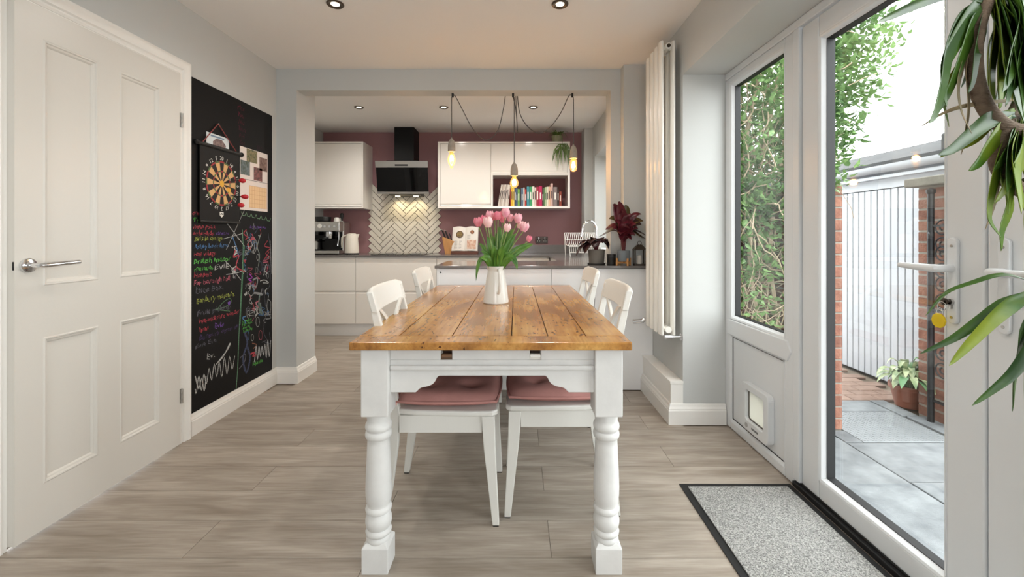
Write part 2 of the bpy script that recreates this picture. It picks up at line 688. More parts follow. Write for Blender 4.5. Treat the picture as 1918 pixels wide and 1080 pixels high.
# ---- skirting boards
SK = [(0, 0), (0.018, 0), (0.018, 0.082), (0.0155, 0.088), (0.0155, 0.093), (0.013, 0.098), (0.009, 0.106), (0.0075, 0.115), (0.006, 0.120), (0, 0.122)]
xy = lambda a, b, h: (a, b, h)
struct(MB().sweep(SK, [(XL, 2.415), (XL, YD), (-1.67, YD), (-1.67, 3.60)], xy).build('baseboard_left', M_TRIM),
       'white moulded skirting under the blackboard and around the wall end', 'skirting board')
struct(MB().sweep(SK, [(0.925, 3.148), (0.925, 2.585), (XG, 2.585)], xy).build('baseboard_right', M_TRIM),
       'white moulded skirting around the boxed pipes under the radiator', 'skirting board')
struct(MB().box(0.925, XR, 2.585, 3.148, 0, 0.24).box(0.920, XR, 2.580, 3.148, 0.24, 0.255).build('trim_2', M_TRIM, bevel=0.002),
       'low white pipe boxing along the wall beneath the radiator', 'boxing')

# ---- interior door with four panels
door = thing('door_1', 'white four-panel interior door with a chrome lever handle', 'door', (-1.79, 1.93, 0), kind='structure')
XDF = -1.79
Ya, Yb, Yc, Yd, Ye, Yf = 1.546, 1.640, 1.856, 1.957, 2.180, 2.312
Za, Zb, Zc_, Zd, Ze, Zf = 0.012, 0.184, 0.738, 0.934, 1.868, 1.985
for y0, y1 in ((Ya, Yb), (Ye, Yf)):
    box(XDF - 0.04, XDF, y0, y1, Za, Zf).build('stile', M_DOOR, door, w=1)
for z0, z1 in ((Za, Zb), (Zc_, Zd), (Ze, Zf)):
    box(XDF - 0.04, XDF, Yb, Ye, z0, z1).build('rail', M_DOOR, door, w=1)
for z0, z1 in ((Zb, Zc_), (Zd, Ze)):
    box(XDF - 0.04, XDF, Yc, Yd, z0, z1).build('muntin', M_DOOR, door, w=1)
yz = lambda X: (lambda a, b, h: (X + h, a, b))
for y0, y1 in ((Yb, Yc), (Yd, Ye)):
    for z0, z1 in ((Zb, Zc_), (Zd, Ze)):
        p = box(XDF - 0.032, XDF - 0.011, y0, y1, z0, z1).build('panel', M_DOOR, door, w=1)
        # moulding runs inside the panel edge
        prof = [(0, -0.0115), (0, 0.0), (0.004, 0.0025), (0.009, 0.0015), (0.012, -0.003), (0.018, -0.005), (0.022, -0.0085), (0.024, -0.0115)]
        MB().sweep(prof, [(y0, z0), (y0, z1), (y1, z1), (y1, z0)], yz(XDF), closed=True).build('moulding', M_DOOR, p, w=1)
for z in (1.74, 0.266):
    h = MB()
    for i in range(3):
        h.cyl((XDF + 0.004, 2.3165, z - 0.038 + i * 0.026), (XDF + 0.004, 2.3165, z - 0.014 + i * 0.026), 0.006, n=10)
    h.box(XDF - 0.002, XDF + 0.002, 2.306, 2.318, z - 0.038, z + 0.038)
    h.build('hinge', M_STEEL, door, w=1, smooth=True)
box(XDF - 0.005, XDF - 0.001, 1.5428, 1.5459, 1.0, 1.03).build('latch', M_BLACK, door, w=1)
RX = Matrix.Rotation(PI / 2, 4, 'Y')
hd = MB().lathe([(0.0, 0), (0.026, 0), (0.027, 0.004), (0.026, 0.010), (0.018, 0.012), (0, 0.012)], 28, (XDF, 1.585, 1.015), RX).build('handle', M_CHROME, door, w=1, smooth=True)
MB().tube([(XDF + 0.012, 1.585, 1.015), (XDF + 0.05, 1.585, 1.015), (XDF + 0.056, 1.590, 1.015), (XDF + 0.057, 1.60, 1.015)], [0.009, 0.009, 0.010, 0.0105], 14).tube(
    [(XDF + 0.057, 1.595, 1.015), (XDF + 0.056, 1.66, 1.018), (XDF + 0.054, 1.722, 1.020)], [0.0105, 0.0098, 0.0092], 14).build('lever', M_CHROME, hd, w=1, smooth=True)
# door lining and architrave
arch = [(0, -0.0), (0, 0.014), (-0.010, 0.017), (-0.016, 0.013), (-0.020, 0.013), (-0.026, 0.020), (-0.048, 0.022), (-0.054, 0.027), (-0.064, 0.028), (-0.072, 0.024), (-0.075, 0.0)]
struct(MB().sweep(arch, [(1.530, 0), (1.530, 2.000), (2.332, 2.000), (2.332, 0)], yz(XL)).build('trim_1', M_TRIM, smooth=True),
       'white moulded architrave around the four-panel door', 'architrave')
struct(MB().box(XL - 0.10, XL + 0.012, 1.512, 1.5425, 0, 2.01).box(XL - 0.10, XL + 0.012, 2.3155, 2.348, 0, 2.01).box(XL - 0.10, XL + 0.012, 1.5425, 2.3155, 1.989, 2.01)
       .box(XL - 0.1, XL - 0.01, 1.5425, 2.3155, 0, 0.006).build('trim_3', M_TRIM), 'white lining of the doorway behind the four-panel door', 'door lining')

# ---- glazed garden doors on the right
GX0, GX1 = XG, 1.305
fr = struct(MB().box(GX0, GX1, -0.35, 2.588, 2.045, 2.083).box(GX0, GX1, 1.912, 1.952, 0.03, 2.045).box(GX0, GX1, -0.35, -0.30, 0.03, 2.045)
            .build('trim_4', M_UPVC, bevel=0.004), 'white plastic outer frame around the glazed garden doors', 'door frame')
struct(MB().box(GX0 - 0.005, GX1 + 0.03, -0.35, 1.952, 0.0, 0.022).box(GX0 + 0.012, GX0 + 0.02, -0.30, 1.912, 0.022, 0.030).build('trim_5', M_RUBBER, bevel=0.003),
       'dark threshold strip under the garden doors', 'threshold')


def ring(mb, x0, x1, y0, y1, z0, z1, t):
    ty0, ty1, tz0, tz1 = t if isinstance(t, tuple) else (t, t, t, t)
    mb.box(x0, x1, y0, y0 + ty0, z0, z1)
    mb.box(x0, x1, y1 - ty1, y1, z0, z1)
    mb.box(x0, x1, y0 + ty0, y1 - ty1, z0, z0 + tz0)
    mb.box(x0, x1, y0 + ty0, y1 - ty1, z1 - tz1, z1)
    return mb


def bead(y0, y1, z0, z1, xf, wid, dep):
    """sloping glazing bead: loop in YZ, profile d inward, h away from the room"""
    prof = [(0, 0.002), (0.003, -0.002), (wid * 0.55, 0.002), (wid, dep), (wid, dep + 0.012), (0, dep + 0.012)]
    return MB().sweep(prof, [(y0, z0), (y0, z1), (y1, z1), (y1, z0)], lambda a, b, h: (xf + h, a, b), closed=True)


w1 = thing('window_1', 'tall fixed glazed side panel with a solid lower half beside the radiator wall', 'window', (1.28, 2.27, 0), kind='structure')
mb = MB()
mb.box(GX0 + 0.004, GX1, 2.535, 2.588, 0, 2.045)
mb.box(GX0 + 0.004, GX1, 1.953, 2.020, 0, 2.045)
mb.box(GX0 + 0.004, GX1, 2.020, 2.535, 2.010, 2.045)
mb.box(GX0 + 0.004, GX1, 2.020, 2.535, 0, 0.045)
mb.build('frame', M_UPVC, w1, w=1, bevel=0.006)
MB().prism([(2.56, 0.545), (2.56, 0.635), (1.995, 0.640), (1.965, 0.592), (1.995, 0.545)], 'x', GX0 - 0.002, GX1 - 0.01).build('transom', M_UPVC, w1, w=1, bevel=0.006)
bead(2.018, 2.537, 0.637, 2.012, GX0 + 0.006, 0.022, 0.018).build('glazing_bead', M_UPVC, w1, w=1)
ring(MB(), GX0 + 0.024, GX0 + 0.054, 2.037, 2.518, 0.656, 1.994, 0.006).build('gasket', M_RUBBER, w1, w=1)
box(GX0 + 0.046, GX0 + 0.050, 2.040, 2.514, 0.659, 1.990).build('pane', M_GLASS, w1, w=1)
bead(2.018, 2.537, 0.043, 0.546, GX0 + 0.006, 0.016, 0.012).build('panel_bead', M_UPVC, w1, w=1)
ring(MB(), GX0 + 0.014, GX0 + 0.020, 2.031, 2.524, 0.056, 0.534, 0.004).build('panel_gasket', M_RUBBER, w1, w=1)
ring(MB(), GX0 + 0.017, GX0 + 0.045, 2.030, 2.525, 0.055, 0.535, (0.130, 0.195, 0.085, 0.235)).build('lower_panel', M_UPVC, w1, w=1)


def french(name, label, y0, y1, hy, hdir):
    d = thing(name, label, 'door', (1.285, (y0 + y1) / 2, 0.03), kind='structure')
    xf = 1.262
    ring(MB(), xf, 1.32, y0, y1, 0.030, 2.040, (0.105, 0.105, 0.075, 0.085)).build('sash', M_UPVC, d, w=1, bevel=0.006)
    a, b, c, e = y0 + 0.103, y1 - 0.103, 0.103, 1.957
    bead(a, b, c, e, xf + 0.002, 0.020, 0.018).build('glazing_bead', M_UPVC, d, w=1)
    ring(MB(), xf + 0.020, xf + 0.054, a + 0.017, b - 0.017, c + 0.017, e - 0.017, 0.006).build('gasket', M_RUBBER, d, w=1)
    box(xf + 0.046, xf + 0.050, a + 0.02, b - 0.02, c + 0.02, e - 0.02).build('pane', M_GLASS, d, w=1)
    # long backplate with lever and lock cylinder
    pl = [(hy + 0.014 * math.cos(t) , 1.105 + 0.014 * math.sin(t)) for t in [i * PI / 8 for i in range(9)]] + \
         [(hy + 0.014 * math.cos(t), 0.885 + 0.014 * math.sin(t)) for t in [PI + i * PI / 8 for i in range(9)]]
    h = MB().prism(pl, 'x', xf, xf - 0.011).build('handle_plate', M_UPVC, d, w=1, bevel=0.003)
    MB().tube([(xf - 0.01, hy, 1.03), (xf - 0.045, hy, 1.03), (xf - 0.052, hy + 0.006 * hdir, 1.03), (xf - 0.054, hy + 0.02 * hdir, 1.03), (xf - 0.052, hy + 0.08 * hdir, 1.031), (xf - 0.048, hy + 0.125 * hdir, 1.033)],
              [0.011, 0.011, 0.0115, 0.011, 0.0095, 0.0085], 12).build('lever', M_UPVC, h, w=1, smooth=True)
    MB().cyl((xf - 0.008, hy, 0.935), (xf - 0.018, hy, 0.935), 0.0085, n=14).box(xf - 0.018, xf - 0.008, hy - 0.004, hy + 0.004, 0.915, 0.935).build('lock_cylinder', M_STEEL, h, w=1, smooth=True)
    for z in (1.095, 0.89):
        MB().cyl((xf - 0.010, hy, z), (xf - 0.0125, hy, z), 0.004, n=10).build('screw', M_STEEL, h, w=1, smooth=True)
    return d


french('door_2', 'white framed glazed garden door beside the fixed side panel', 1.165, 1.909, 1.243, 1)
french('door_3', 'white framed glazed garden door half behind the trailing plant', 0.415, 1.159, 1.112, -1)
french('door_4', 'white framed glazed panel out of view beyond the trailing plant', -0.298, 0.409, 0.34, -1)

# ================================================================== KITCHEN
ZW = 0.904
# ---- worktop (one continuous stone surface) with its upstand
wt = thing('worktop', 'continuous dark grey stone worktop around the kitchen and along the breakfast bar', 'worktop', (0.5, 4.4, ZW - 0.02))
MB().prism([(-2.4, 4.78), (0.36, 4.78), (0.36, 3.75), (-0.587, 3.75), (-0.587, 3.13), (0.995, 3.13), (0.995, 3.205), (0.795, 3.205), (0.795, 3.295), (0.719, 3.295), (0.719, 3.475), (0.915, 3.475), (0.915, 5.165), (0.815, 5.165), (0.815, 5.395), (-2.4, 5.395)], 'z', ZW - 0.02, ZW).build('slab', M_STONE, wt, w=1, bevel=0.002)
MB().box(-0.88, 0.815, 5.378, 5.397, ZW, ZW + 0.10).build('upstand', M_STONE, wt, w=1, bevel=0.002)

# ---- base units under the far wall


def base_unit(x0, x1, label, rows):
    t = thing('base_cabinet', label, 'cabinet', ((x0 + x1) / 2, 5.1, 0), group='white base units along the far kitchen wall')
    box(x0 + 0.001, x1 - 0.001, 4.82, 5.39, 0.14, 0.883).build('body', M_GLOSSW, t, w=1)
    box(x0, x1, 4.855, 4.872, 0, 0.14).build('plinth', M_MATTW, t, w=1)
    for z0, z1 in rows:
        # handleless front: lip scooped at the top
        poly = [(4.80, z0), (4.819, z0), (4.819, z1), (4.812, z1), (4.806, z1 - 0.012), (4.80, z1 - 0.022)]
        MB().prism(poly, 'x', x0 + 0.0025, x1 - 0.0025).build('drawer', M_GLOSSW, t, w=1)
    return t


base_unit(-2.40, -1.776, 'white gloss drawer unit under the coffee machine', ((0.145, 0.500), (0.508, 0.880)))
base_unit(-1.776, -0.876, 'wide white gloss drawer unit below the hob', ((0.145, 0.500), (0.508, 0.880)))
base_unit(-0.876, -0.276, 'white gloss unit under the knife block and cookbook', ((0.145, 0.500), (0.508, 0.880)))
base_unit(-0.276, 0.375, 'white gloss corner unit below the wall socket', ((0.145, 0.880),))

# units under the sink run and the breakfast bar
t = thing('sink_cabinet', 'white base unit under the sink along the window wall', 'cabinet', (0.65, 4.5, 0))
box(0.40, 0.91, 3.78, 4.78, 0.14, 0.883).build('body', M_GLOSSW, t, w=1)
box(0.45, 0.47, 3.78, 4.78, 0, 0.14).build('plinth', M_MATTW, t, w=1)
for a, b in ((3.78, 4.27), (4.275, 4.78)):
    box(0.38, 0.399, a, b, 0.145, 0.878).build('door', M_GLOSSW, t, w=1, bevel=0.003)
t = thing('breakfast_bar', 'white panelled breakfast bar base behind the dining table', 'cabinet', (0.2, 3.4, 0))
box(-0.555, 0.72, 3.17, 3.73, 0.0, 0.883).build('body', M_MATTW, t, w=1)
box(0.72, 0.79, 3.17, 3.29, 0.0, 0.883).build('filler', M_MATTW, t, w=1)
for a, b in ((-0.560, 0.259), (0.262, 0.572), (0.575, 0.998)):
    box(a, b, 3.15, 3.169, 0.0, 0.88).build('panel', M_MATTW, t, w=1, bevel=0.0015)
box(-0.574, -0.556, 3.148, 3.73, 0.0, 0.883).build('end_panel', M_MATTW, t, w=1)
MB().cyl((-0.545, 3.1505, 0.855), (-0.545, 3.146, 0.855), 0.006, n=10).build('screw_cap', M_BLACK, t, w=1)

# ---- wall units
YU = 5.06
t = thing('wall_cabinet', 'white gloss wall cabinet above the coffee machine', 'cabinet', (-2.09, 5.2, 1.438))
MB().box(-2.395, -1.784, 5.08, 5.395, 1.438, 1.458).box(-2.395, -1.784, 5.08, 5.395, 2.198, 2.218).box(-1.804, -1.784, 5.08, 5.395, 1.458, 2.198).box(-2.395, -1.804, 5.375, 5.395, 1.458, 2.198).build('carcass', M_GLOSSW, t, w=1)
ring2 = MB().box(-2.395, -1.784, YU, 5.08, 1.438, 1.456).box(-2.395, -1.784, YU, 5.08, 2.20, 2.218).box(-1.802, -1.784, YU, 5.08, 1.456, 2.20).build('frame', M_GLOSSW, t, w=1)
MB().prism([(5.066, 1.462), (5.079, 1.462), (5.079, 2.197), (5.066, 2.197), (5.066, 1.49), (5.072, 1.476)], 'x', -2.394, -1.805).build('door', M_GLOSSW, t, w=1)

t = thing('wall_cabinet', 'long white gloss wall cabinet with an open book niche', 'cabinet', (-0.14, 5.2, 1.438))
X0, X1 = -0.911, 0.634
XM = -0.285
c = MB()
c.box(X0, X1, 5.08, 5.395, 1.438, 1.458).box(X0, X1, 5.08, 5.395, 2.198, 2.218).box(X0, X0 + 0.02, 5.08, 5.395, 1.458, 2.198).box(X1 - 0.02, X1, 5.08, 5.395, 1.458, 2.198)
c.box(XM - 0.01, XM + 0.01, 5.08, 5.395, 1.458, 2.198).box(XM + 0.01, X1 - 0.02, 5.08, 5.395, 1.825, 1.86)
c.build('carcass', M_GLOSSW, t, w=1)
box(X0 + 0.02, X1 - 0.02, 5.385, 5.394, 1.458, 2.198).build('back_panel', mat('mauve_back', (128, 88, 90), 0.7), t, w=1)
f = MB()
f.box(X0, X1, YU, 5.08, 1.438, 1.464).box(X0, X1, YU, 5.08, 2.196, 2.218).box(X0, X0 + 0.026, YU, 5.08, 1.464, 2.196).box(X1 - 0.026, X1, YU, 5.08, 1.464, 2.196)
f.box(XM - 0.004, XM + 0.018, YU, 5.08, 1.464, 1.86).box(XM + 0.018, X1 - 0.026, YU, 5.08, 1.825, 1.850)
f.build('frame', M_GLOSSW, t, w=1, bevel=0.002)
MB().prism([(5.066, 1.468), (5.079, 1.468), (5.079, 2.193), (5.066, 2.193), (5.066, 1.495), (5.072, 1.482)], 'x', X0 + 0.029, XM - 0.007).build('door', M_GLOSSW, t, w=1)
MB().prism([(5.066, 1.854), (5.079, 1.854), (5.079, 2.193), (5.066, 2.193), (5.066, 1.88), (5.072, 1.868)], 'x', XM - 0.003, X1 - 0.029).build('door', M_GLOSSW, t, w=1)

# ---- books in the niche: x in metres along the shelf, width, height, colour, lean
SHZ = 1.4645
BK = [
    (0.008, 0.020, 0.262, (206, 196, 186), 9, 'pale grey magazine leaning at the far left of the niche'),
    (0.031, 0.020, 0.262, (190, 178, 168), 9, 'beige magazine second from the left leaning in the niche'),
    (0.054, 0.018, 0.262, (214, 206, 198), 8, 'off white magazine third from the left leaning in the niche'),
    (0.075, 0.018, 0.262, (184, 172, 164), 8, 'taupe magazine fourth from the left leaning in the niche'),
    (0.096, 0.018, 0.260, (222, 214, 206), 7, 'white magazine fifth from the left leaning in the niche'),
    (0.117, 0.016, 0.258, (204, 192, 182), 6, 'cream magazine last of the leaning row in the niche'),
    (0.152, 0.012, 0.210, (142, 40, 34), 0, 'thin dark red book just left of the yellow books'),
    (0.166, 0.020, 0.232, (226, 184, 52), 0, 'yellow cookbook standing in the niche'),
    (0.188, 0.016, 0.216, (240, 206, 104), 0, 'pale yellow book right of the yellow cookbook'),
    (0.206, 0.018, 0.224, (52, 74, 106), 0, 'navy blue book next to the yellow ones'),
    (0.226, 0.016, 0.214, (66, 96, 128), 0, 'steel blue book left of the lime green book'),
    (0.244, 0.024, 0.208, (110, 160, 74), 0, 'lime green book in the niche'),
    (0.270, 0.014, 0.214, (44, 42, 44), 0, 'thin black book right of the lime green book'),
    (0.286, 0.024, 0.218, (92, 114, 138), 0, 'slate blue book in the middle of the niche'),
    (0.312, 0.014, 0.224, (226, 220, 214), 0, 'thin white book left of the red spine'),
    (0.328, 0.020, 0.206, (172, 52, 46), 0, 'brick red book between white and teal books'),
    (0.352, 0.030, 0.236, (62, 138, 152), 0, 'teal cookbook beside the green one'),
    (0.384, 0.030, 0.234, (52, 150, 92), 0, 'emerald green cookbook in the niche'),
    (0.416, 0.024, 0.238, (230, 224, 214), 0, 'white cookbook right of the emerald green one'),
    (0.442, 0.022, 0.226, (222, 198, 190), 0, 'pale pink book left of the crimson books'),
    (0.466, 0.028, 0.234, (160, 28, 56), 0, 'crimson cookbook left of its magenta neighbour'),
    (0.496, 0.036, 0.242, (188, 26, 88), 0, 'magenta cookbook in the niche'),
    (0.534, 0.016, 0.214, (58, 50, 44), 0, 'dark brown book right of the magenta cookbook'),
    (0.552, 0.014, 0.222, (94, 130, 84), 0, 'moss green book in the right half of the niche'),
    (0.568, 0.018, 0.230, (178, 196, 160), 0, 'pale green book in the right half of the niche'),
    (0.588, 0.020, 0.234, (232, 222, 202), 0, 'ivory book left of the peach book'),
    (0.610, 0.022, 0.236, (226, 182, 152), 0, 'peach book left of the tallest book'),
    (0.634, 0.026, 0.272, (206, 172, 164), 0, 'dusty pink book, tallest in the niche'),
    (0.666, 0.044, 0.232, (134, 122, 122), 0, 'thick warm grey book near the right end of the niche'),
    (0.714, 0.018, 0.220, (64, 46, 44), 0, 'dark maroon book near the right end of the niche'),
    (0.736, 0.026, 0.176, (152, 70, 54), 0, 'short rust red book at the right end of the niche'),
]
NX0 = XM + 0.064
paper = mat('paper_block', (228, 220, 204), 0.8)
for i, (bx, bw, bh, colr, lean, lab) in enumerate(BK):
    t = thing('book', lab, 'book', (NX0 + bx * 1.0 + bw / 2, 5.20, SHZ), group='books in the open niche')
    t.rotation_euler = (0, math.radians(lean), 0)
    dpt = 0.15 + 0.03 * RND.random()
    mc = mat('cover_%02d' % i, colr, 0.5)
    h = MB().box(-bw / 2, -bw / 2 + 0.002, -0.075, dpt - 0.075, 0, bh).box(bw / 2 - 0.002, bw / 2, -0.075, dpt - 0.075, 0, bh).box(-bw / 2 + 0.002, bw / 2 - 0.002, -0.075, -0.072, 0, bh)
    h.build('cover', mc, t)
    box(-bw / 2 + 0.002, bw / 2 - 0.002, -0.072, dpt - 0.08, 0.003, bh - 0.004).build('pages', paper, t)
    if bw > 0.015:
        lc = (240, 236, 228) if sum(colr) < 420 else (70, 60, 60)
        box(-bw * 0.22, bw * 0.22, -0.0758, -0.075, bh * 0.35, bh * (0.62 + 0.2 * RND.random())).build('spine_title', mat('spine_%d' % (sum(colr) < 420), lc, 0.6), t)

# ---- cooker hood
t = thing('cooker_hood', 'angled black glass cooker hood with a black chimney', 'cooker hood', (-1.32, 5.25, 1.60))
box(-1.435, -1.205, 5.12, 5.395, 1.98, ZC + 0.012).build('chimney', mat('matt_black', (10, 10, 11), 0.5, spec=0.2), t, w=1)
MB().prism([(5.02, 1.99), (5.395, 1.99), (5.395, 1.60), (5.14, 1.60), (5.10, 1.612)], 'x', -1.50, -1.14).build('body', M_BLACK, t, w=1)
# glass panel on the sloping face
yA, zA, yB, zB = 5.018, 1.985, 5.098, 1.612
def hoodp(s, e):
    return (yA + (yB - yA) * s - e * 0.98, zA + (zB - zA) * s - e * 0.2)
def slab(x0, x1, s0, s1, e0, e1):
    a, b, c_, d = hoodp(s0, e0), hoodp(s1, e0), hoodp(s1, e1), hoodp(s0, e1)
    return MB().prism([a, b, c_, d], 'x', x0, x1)
slab(-1.622, -1.023, 0.20, 0.93, 0.001, 0.012).build('glass_front', M_BGLOSS, t, w=1)
slab(-1.627, -1.018, 0.0, 0.195, 0.001, 0.014).build('steel_band', M_STEEL, t, w=1)
slab(-1.627, -1.018, 0.935, 1.0, 0.001, 0.016).build('steel_lip', M_STEEL, t, w=1)
slab(-1.40, -1.25, 0.10, 0.15, 0.014, 0.016).build('control_strip', M_BLACK, t, w=1)
for x in (-1.43, -1.21):
    MB().lathe([(0, 0), (0.030, 0), (0.030, 0.006), (0, 0.006)], 20, (x, 5.25, 1.5945)).build('lamp_lens', emit('hood_lens', (255, 238, 190), 5.0), t, w=1)
    l = bpy.data.lights.new('hood_lamp', 'SPOT')
    l.energy = 2.2; l.color = (1.0, 0.84, 0.52); l.spot_size = math.radians(125); l.spot_blend = 0.6; l.shadow_soft_size = 0.03
    lo = bpy.data.objects.new('hood_lamp', l); COL.objects.link(lo); lo.parent = t
    lo.location = Vector((x, 5.27, 1.585)) - ORG[t]
    lo.rotation_euler = (math.radians(22), 0, 0)

# ---- herringbone splashback, each tile a piece of its own
sp = thing('tiled_splashback', 'white herringbone tile splashback behind the hob with dark grout', 'splashback', (-1.34, YF, 0.904))
TL, TW, TG = 0.2065, 0.0592, 0.0058
tile_m = mat('white_metro_tile', (214, 208, 196), 0.16, var=0.03, vs_=20, rnd=0.03)
grout = mat('dark_grout', (70, 62, 58), 0.85)
c45 = math.sqrt(0.5)
cx0, cx1 = (697 - 966) / 811 * YF, (832 - 966) / 811 * YF
xmid = (cx0 + cx1) / 2
first = None
npl = []
for n_ in range(-3, 4):
    for k in range(-20, 24):
        for kind in (0, 1):
            if kind == 0:
                a, b, sx, sy = n_ * TL + k * TW, -n_ * TL + k * TW, TL, TW
            else:
                a, b, sx, sy = n_ * TL + TL + k * TW, -n_ * TL + (k + 1) * TW - TL, TW, TL
            ca, cb = a + sx / 2, b + sy / 2
            gx = (ca - cb) * c45
            gz = (ca + cb) * c45
            X = xmid + gx - 0.02
            Z = 1.30 + gz
            if not (cx0 + 0.03 < X < cx1 - 0.0 and 0.84 < Z < 1.735):
                continue
            if X > -1.03 and Z > 1.66:
                continue
            if X < -1.66 and Z > 1.70:
                continue
            npl.append((X, Z, -PI / 4 if kind == 1 else PI / 4))
for X, Z, ang in npl:
    # local tile lies along x, thickness along -y; bottom row is cut by the worktop
    L_, W_ = TL - TG, TW - TG
    cs, sn = math.cos(ang), math.sin(ang)
    corners = [(-L_ / 2, -W_ / 2), (L_ / 2, -W_ / 2), (L_ / 2, W_ / 2), (-L_ / 2, W_ / 2)]
    # kind 0 tiles lie along a: (1,1)/sqrt2 direction rotated -> rising to the right
    pts = [(X + cs * u - sn * v, Z + sn * u + cs * v) for u, v in corners]
    if min(p[1] for p in pts) > 0.906:
        if first is None or True:
            key = 'up' if ang > 0 else 'dn'
            if key not in MATS.setdefault('_tiles', {}):
                o = MB().prism([(p[0] - X, p[1] - Z) for p in pts], 'y', -0.009, -0.001).build('tile', tile_m, sp, bevel=0.0012, seg=1)
                MATS['_tiles'][key] = o
            else:
                o = copy_part(MATS['_tiles'][key], sp)
            o.location = Vector((X, YF, Z)) - ORG[sp]
    else:
        # clip polygon at the worktop
        out = []
        for i in range(4):
            p, q = pts[i], pts[(i + 1) % 4]
            if p[1] >= 0.906:
                out.append(p)
            if (p[1] - 0.906) * (q[1] - 0.906) < 0:
                s_ = (0.906 - p[1]) / (q[1] - p[1])
                out.append((p[0] + (q[0] - p[0]) * s_, 0.906))
        if len(out) > 2:
            MB().prism(out, 'y', YF - 0.009, YF - 0.001).build('tile', tile_m, sp, w=1)
MATS.pop('_tiles', None)
# grout bed: union of slightly larger tiles
g = MB()
for X, Z, ang in npl:
    cs, sn = math.cos(ang), math.sin(ang)
    pts = [(X + cs * u - sn * v, max(0.905, Z + sn * u + cs * v)) for u, v in ((-TL / 2, -TW / 2), (TL / 2, -TW / 2), (TL / 2, TW / 2), (-TL / 2, TW / 2))]
    g.prism(pts, 'y', YF - 0.005, YF)
g.build('grout_bed', grout, sp, w=1)

# ---- hob set in the worktop
hob = thing('induction_hob', 'black glass induction hob set in the worktop below the hood', 'hob', (-1.32, 5.08, ZW))
box(-1.62, -1.02, 4.83, 5.34, ZW, ZW + 0.006).build('glass', M_BGLOSS, hob, w=1, bevel=0.002)
zone = mat('hob_mark', (120, 120, 122), 0.3)
for x, y_ in ((-1.47, 4.96), (-1.47, 5.21), (-1.17, 4.96), (-1.17, 5.21)):
    MB().tube([(x + 0.085 * math.cos(a), y_ + 0.085 * math.sin(a), ZW + 0.0062) for a in [i * PI / 14 for i in range(28)]], 0.0012, 4, closed=True).build('cooking_zone', zone, hob, w=1)

# ---- espresso machine
em = thing('espresso_machine', 'steel espresso machine with a portafilter on the worktop', 'coffee machine', (-2.175, 5.08, ZW))
em.scale = (1.1, 1.0, 1.0)
box(-0.19, 0.15, -0.02, 0.17, 0.008, 0.375).build('body', M_STEEL, em, bevel=0.008)
box(-0.19, 0.15, -0.14, -0.02, 0.265, 0.375).build('head', M_STEEL, em, bevel=0.010)
MB().box(-0.19, 0.15, -0.16, -0.02, 0.008, 0.045).build('drip_tray', M_STEEL, em, bevel=0.006)
for i in range(9):
    box(-0.17 + i * 0.036, -0.146 + i * 0.036, -0.155, -0.03, 0.045, 0.048).build('grille_bar', M_BLACK, em)
box(-0.175, 0.135, -0.024, -0.0195, 0.05, 0.26).build('splash_plate', M_BGLOSS, em)
for i, x in enumerate((-0.15, -0.105, 0.0, 0.05, 0.10)):
    MB().cyl((x, -0.140, 0.32), (x, -0.152, 0.32), 0.013, n=16).build('button', M_CHROME, em, smooth=True)
d = MB().cyl((-0.052, -0.140, 0.325), (-0.052, -0.150, 0.325), 0.026, n=24).build('gauge', M_CHROME, em, smooth=True)
MB().cyl((-0.052, -0.150, 0.325), (-0.052, -0.1515, 0.325), 0.021, n=24).build('gauge_face', mat('ivory_face', (232, 230, 222), 0.5), d)
MB().lathe([(0, 0), (0.034, 0), (0.036, 0.02), (0.036, 0.05), (0.030, 0.055), (0, 0.055)], 20, (0.02, -0.085, 0.21)).build('group_head', M_CHROME, em, smooth=True)
pf = MB().lathe([(0, 0), (0.024, 0), (0.032, 0.006), (0.034, 0.03), (0, 0.03)], 20, (0.02, -0.085, 0.178)).build('portafilter', M_CHROME, em, smooth=True)
MB().tube([(0.02, -0.115, 0.195), (0.02, -0.15, 0.190), (0.02, -0.23, 0.178)], [0.010, 0.013, 0.015], 10).build('grip', M_BLACK, pf, smooth=True)
MB().lathe([(0, 0), (0.030, 0), (0.034, 0.03), (0.034, 0.04), (0, 0.04)], 20, (-0.115, -0.085, 0.22)).build('grinder_outlet', M_BLACK, em, smooth=True)
MB().box(-0.165, -0.075, -0.12, -0.045, 0.155, 0.175).build('grinder_cradle', M_BLACK, em, bevel=0.004)
MB().tube([(0.125, -0.09, 0.27), (0.128, -0.10, 0.18), (0.118, -0.11, 0.10)], 0.006, 8).build('steam_wand', M_CHROME, em, smooth=True)
MB().box(-0.17, -0.085, -0.125, -0.045, 0.05, 0.155).build('milk_jug', M_STEEL, em, bevel=0.012)
MB().lathe([(0, 0), (0.060, 0), (0.075, 0.012), (0.082, 0.055), (0.078, 0.062), (0, 0.062)], 24, (-0.095, 0.05, 0.375)).build('bean_hopper', M_BLACK, em, smooth=True)
for x in (-0.16, 0.12):
    for y_ in (-0.12, 0.14):
        MB().cyl((x, y_, 0), (x, y_, 0.012), 0.012, n=10).build('foot', M_BLACK, em)
cup = thing('espresso_cup', 'small white cup upside down on the espresso machine', 'cup', (-2.12, 5.13, ZW + 0.3755))
MB().lathe([(0.036, 0), (0.036, 0.006), (0.032, 0.035), (0.022, 0.055), (0.0, 0.056)], 24).build('bowl', mat('white_china', (226, 222, 216), 0.2), cup, smooth=True)
MB().tube([(0.034 + 0.014 * math.sin(a), 0, 0.03 + 0.016 * math.cos(a)) for a in [i * PI / 8 for i in range(9)]], 0.004, 6).build('handle', MATS['white_china'], cup, smooth=True)
tm = thing('coffee_tamper', 'black coffee tamper standing on the espresso machine', 'tamper', (-2.06, 5.13, ZW + 0.3755))
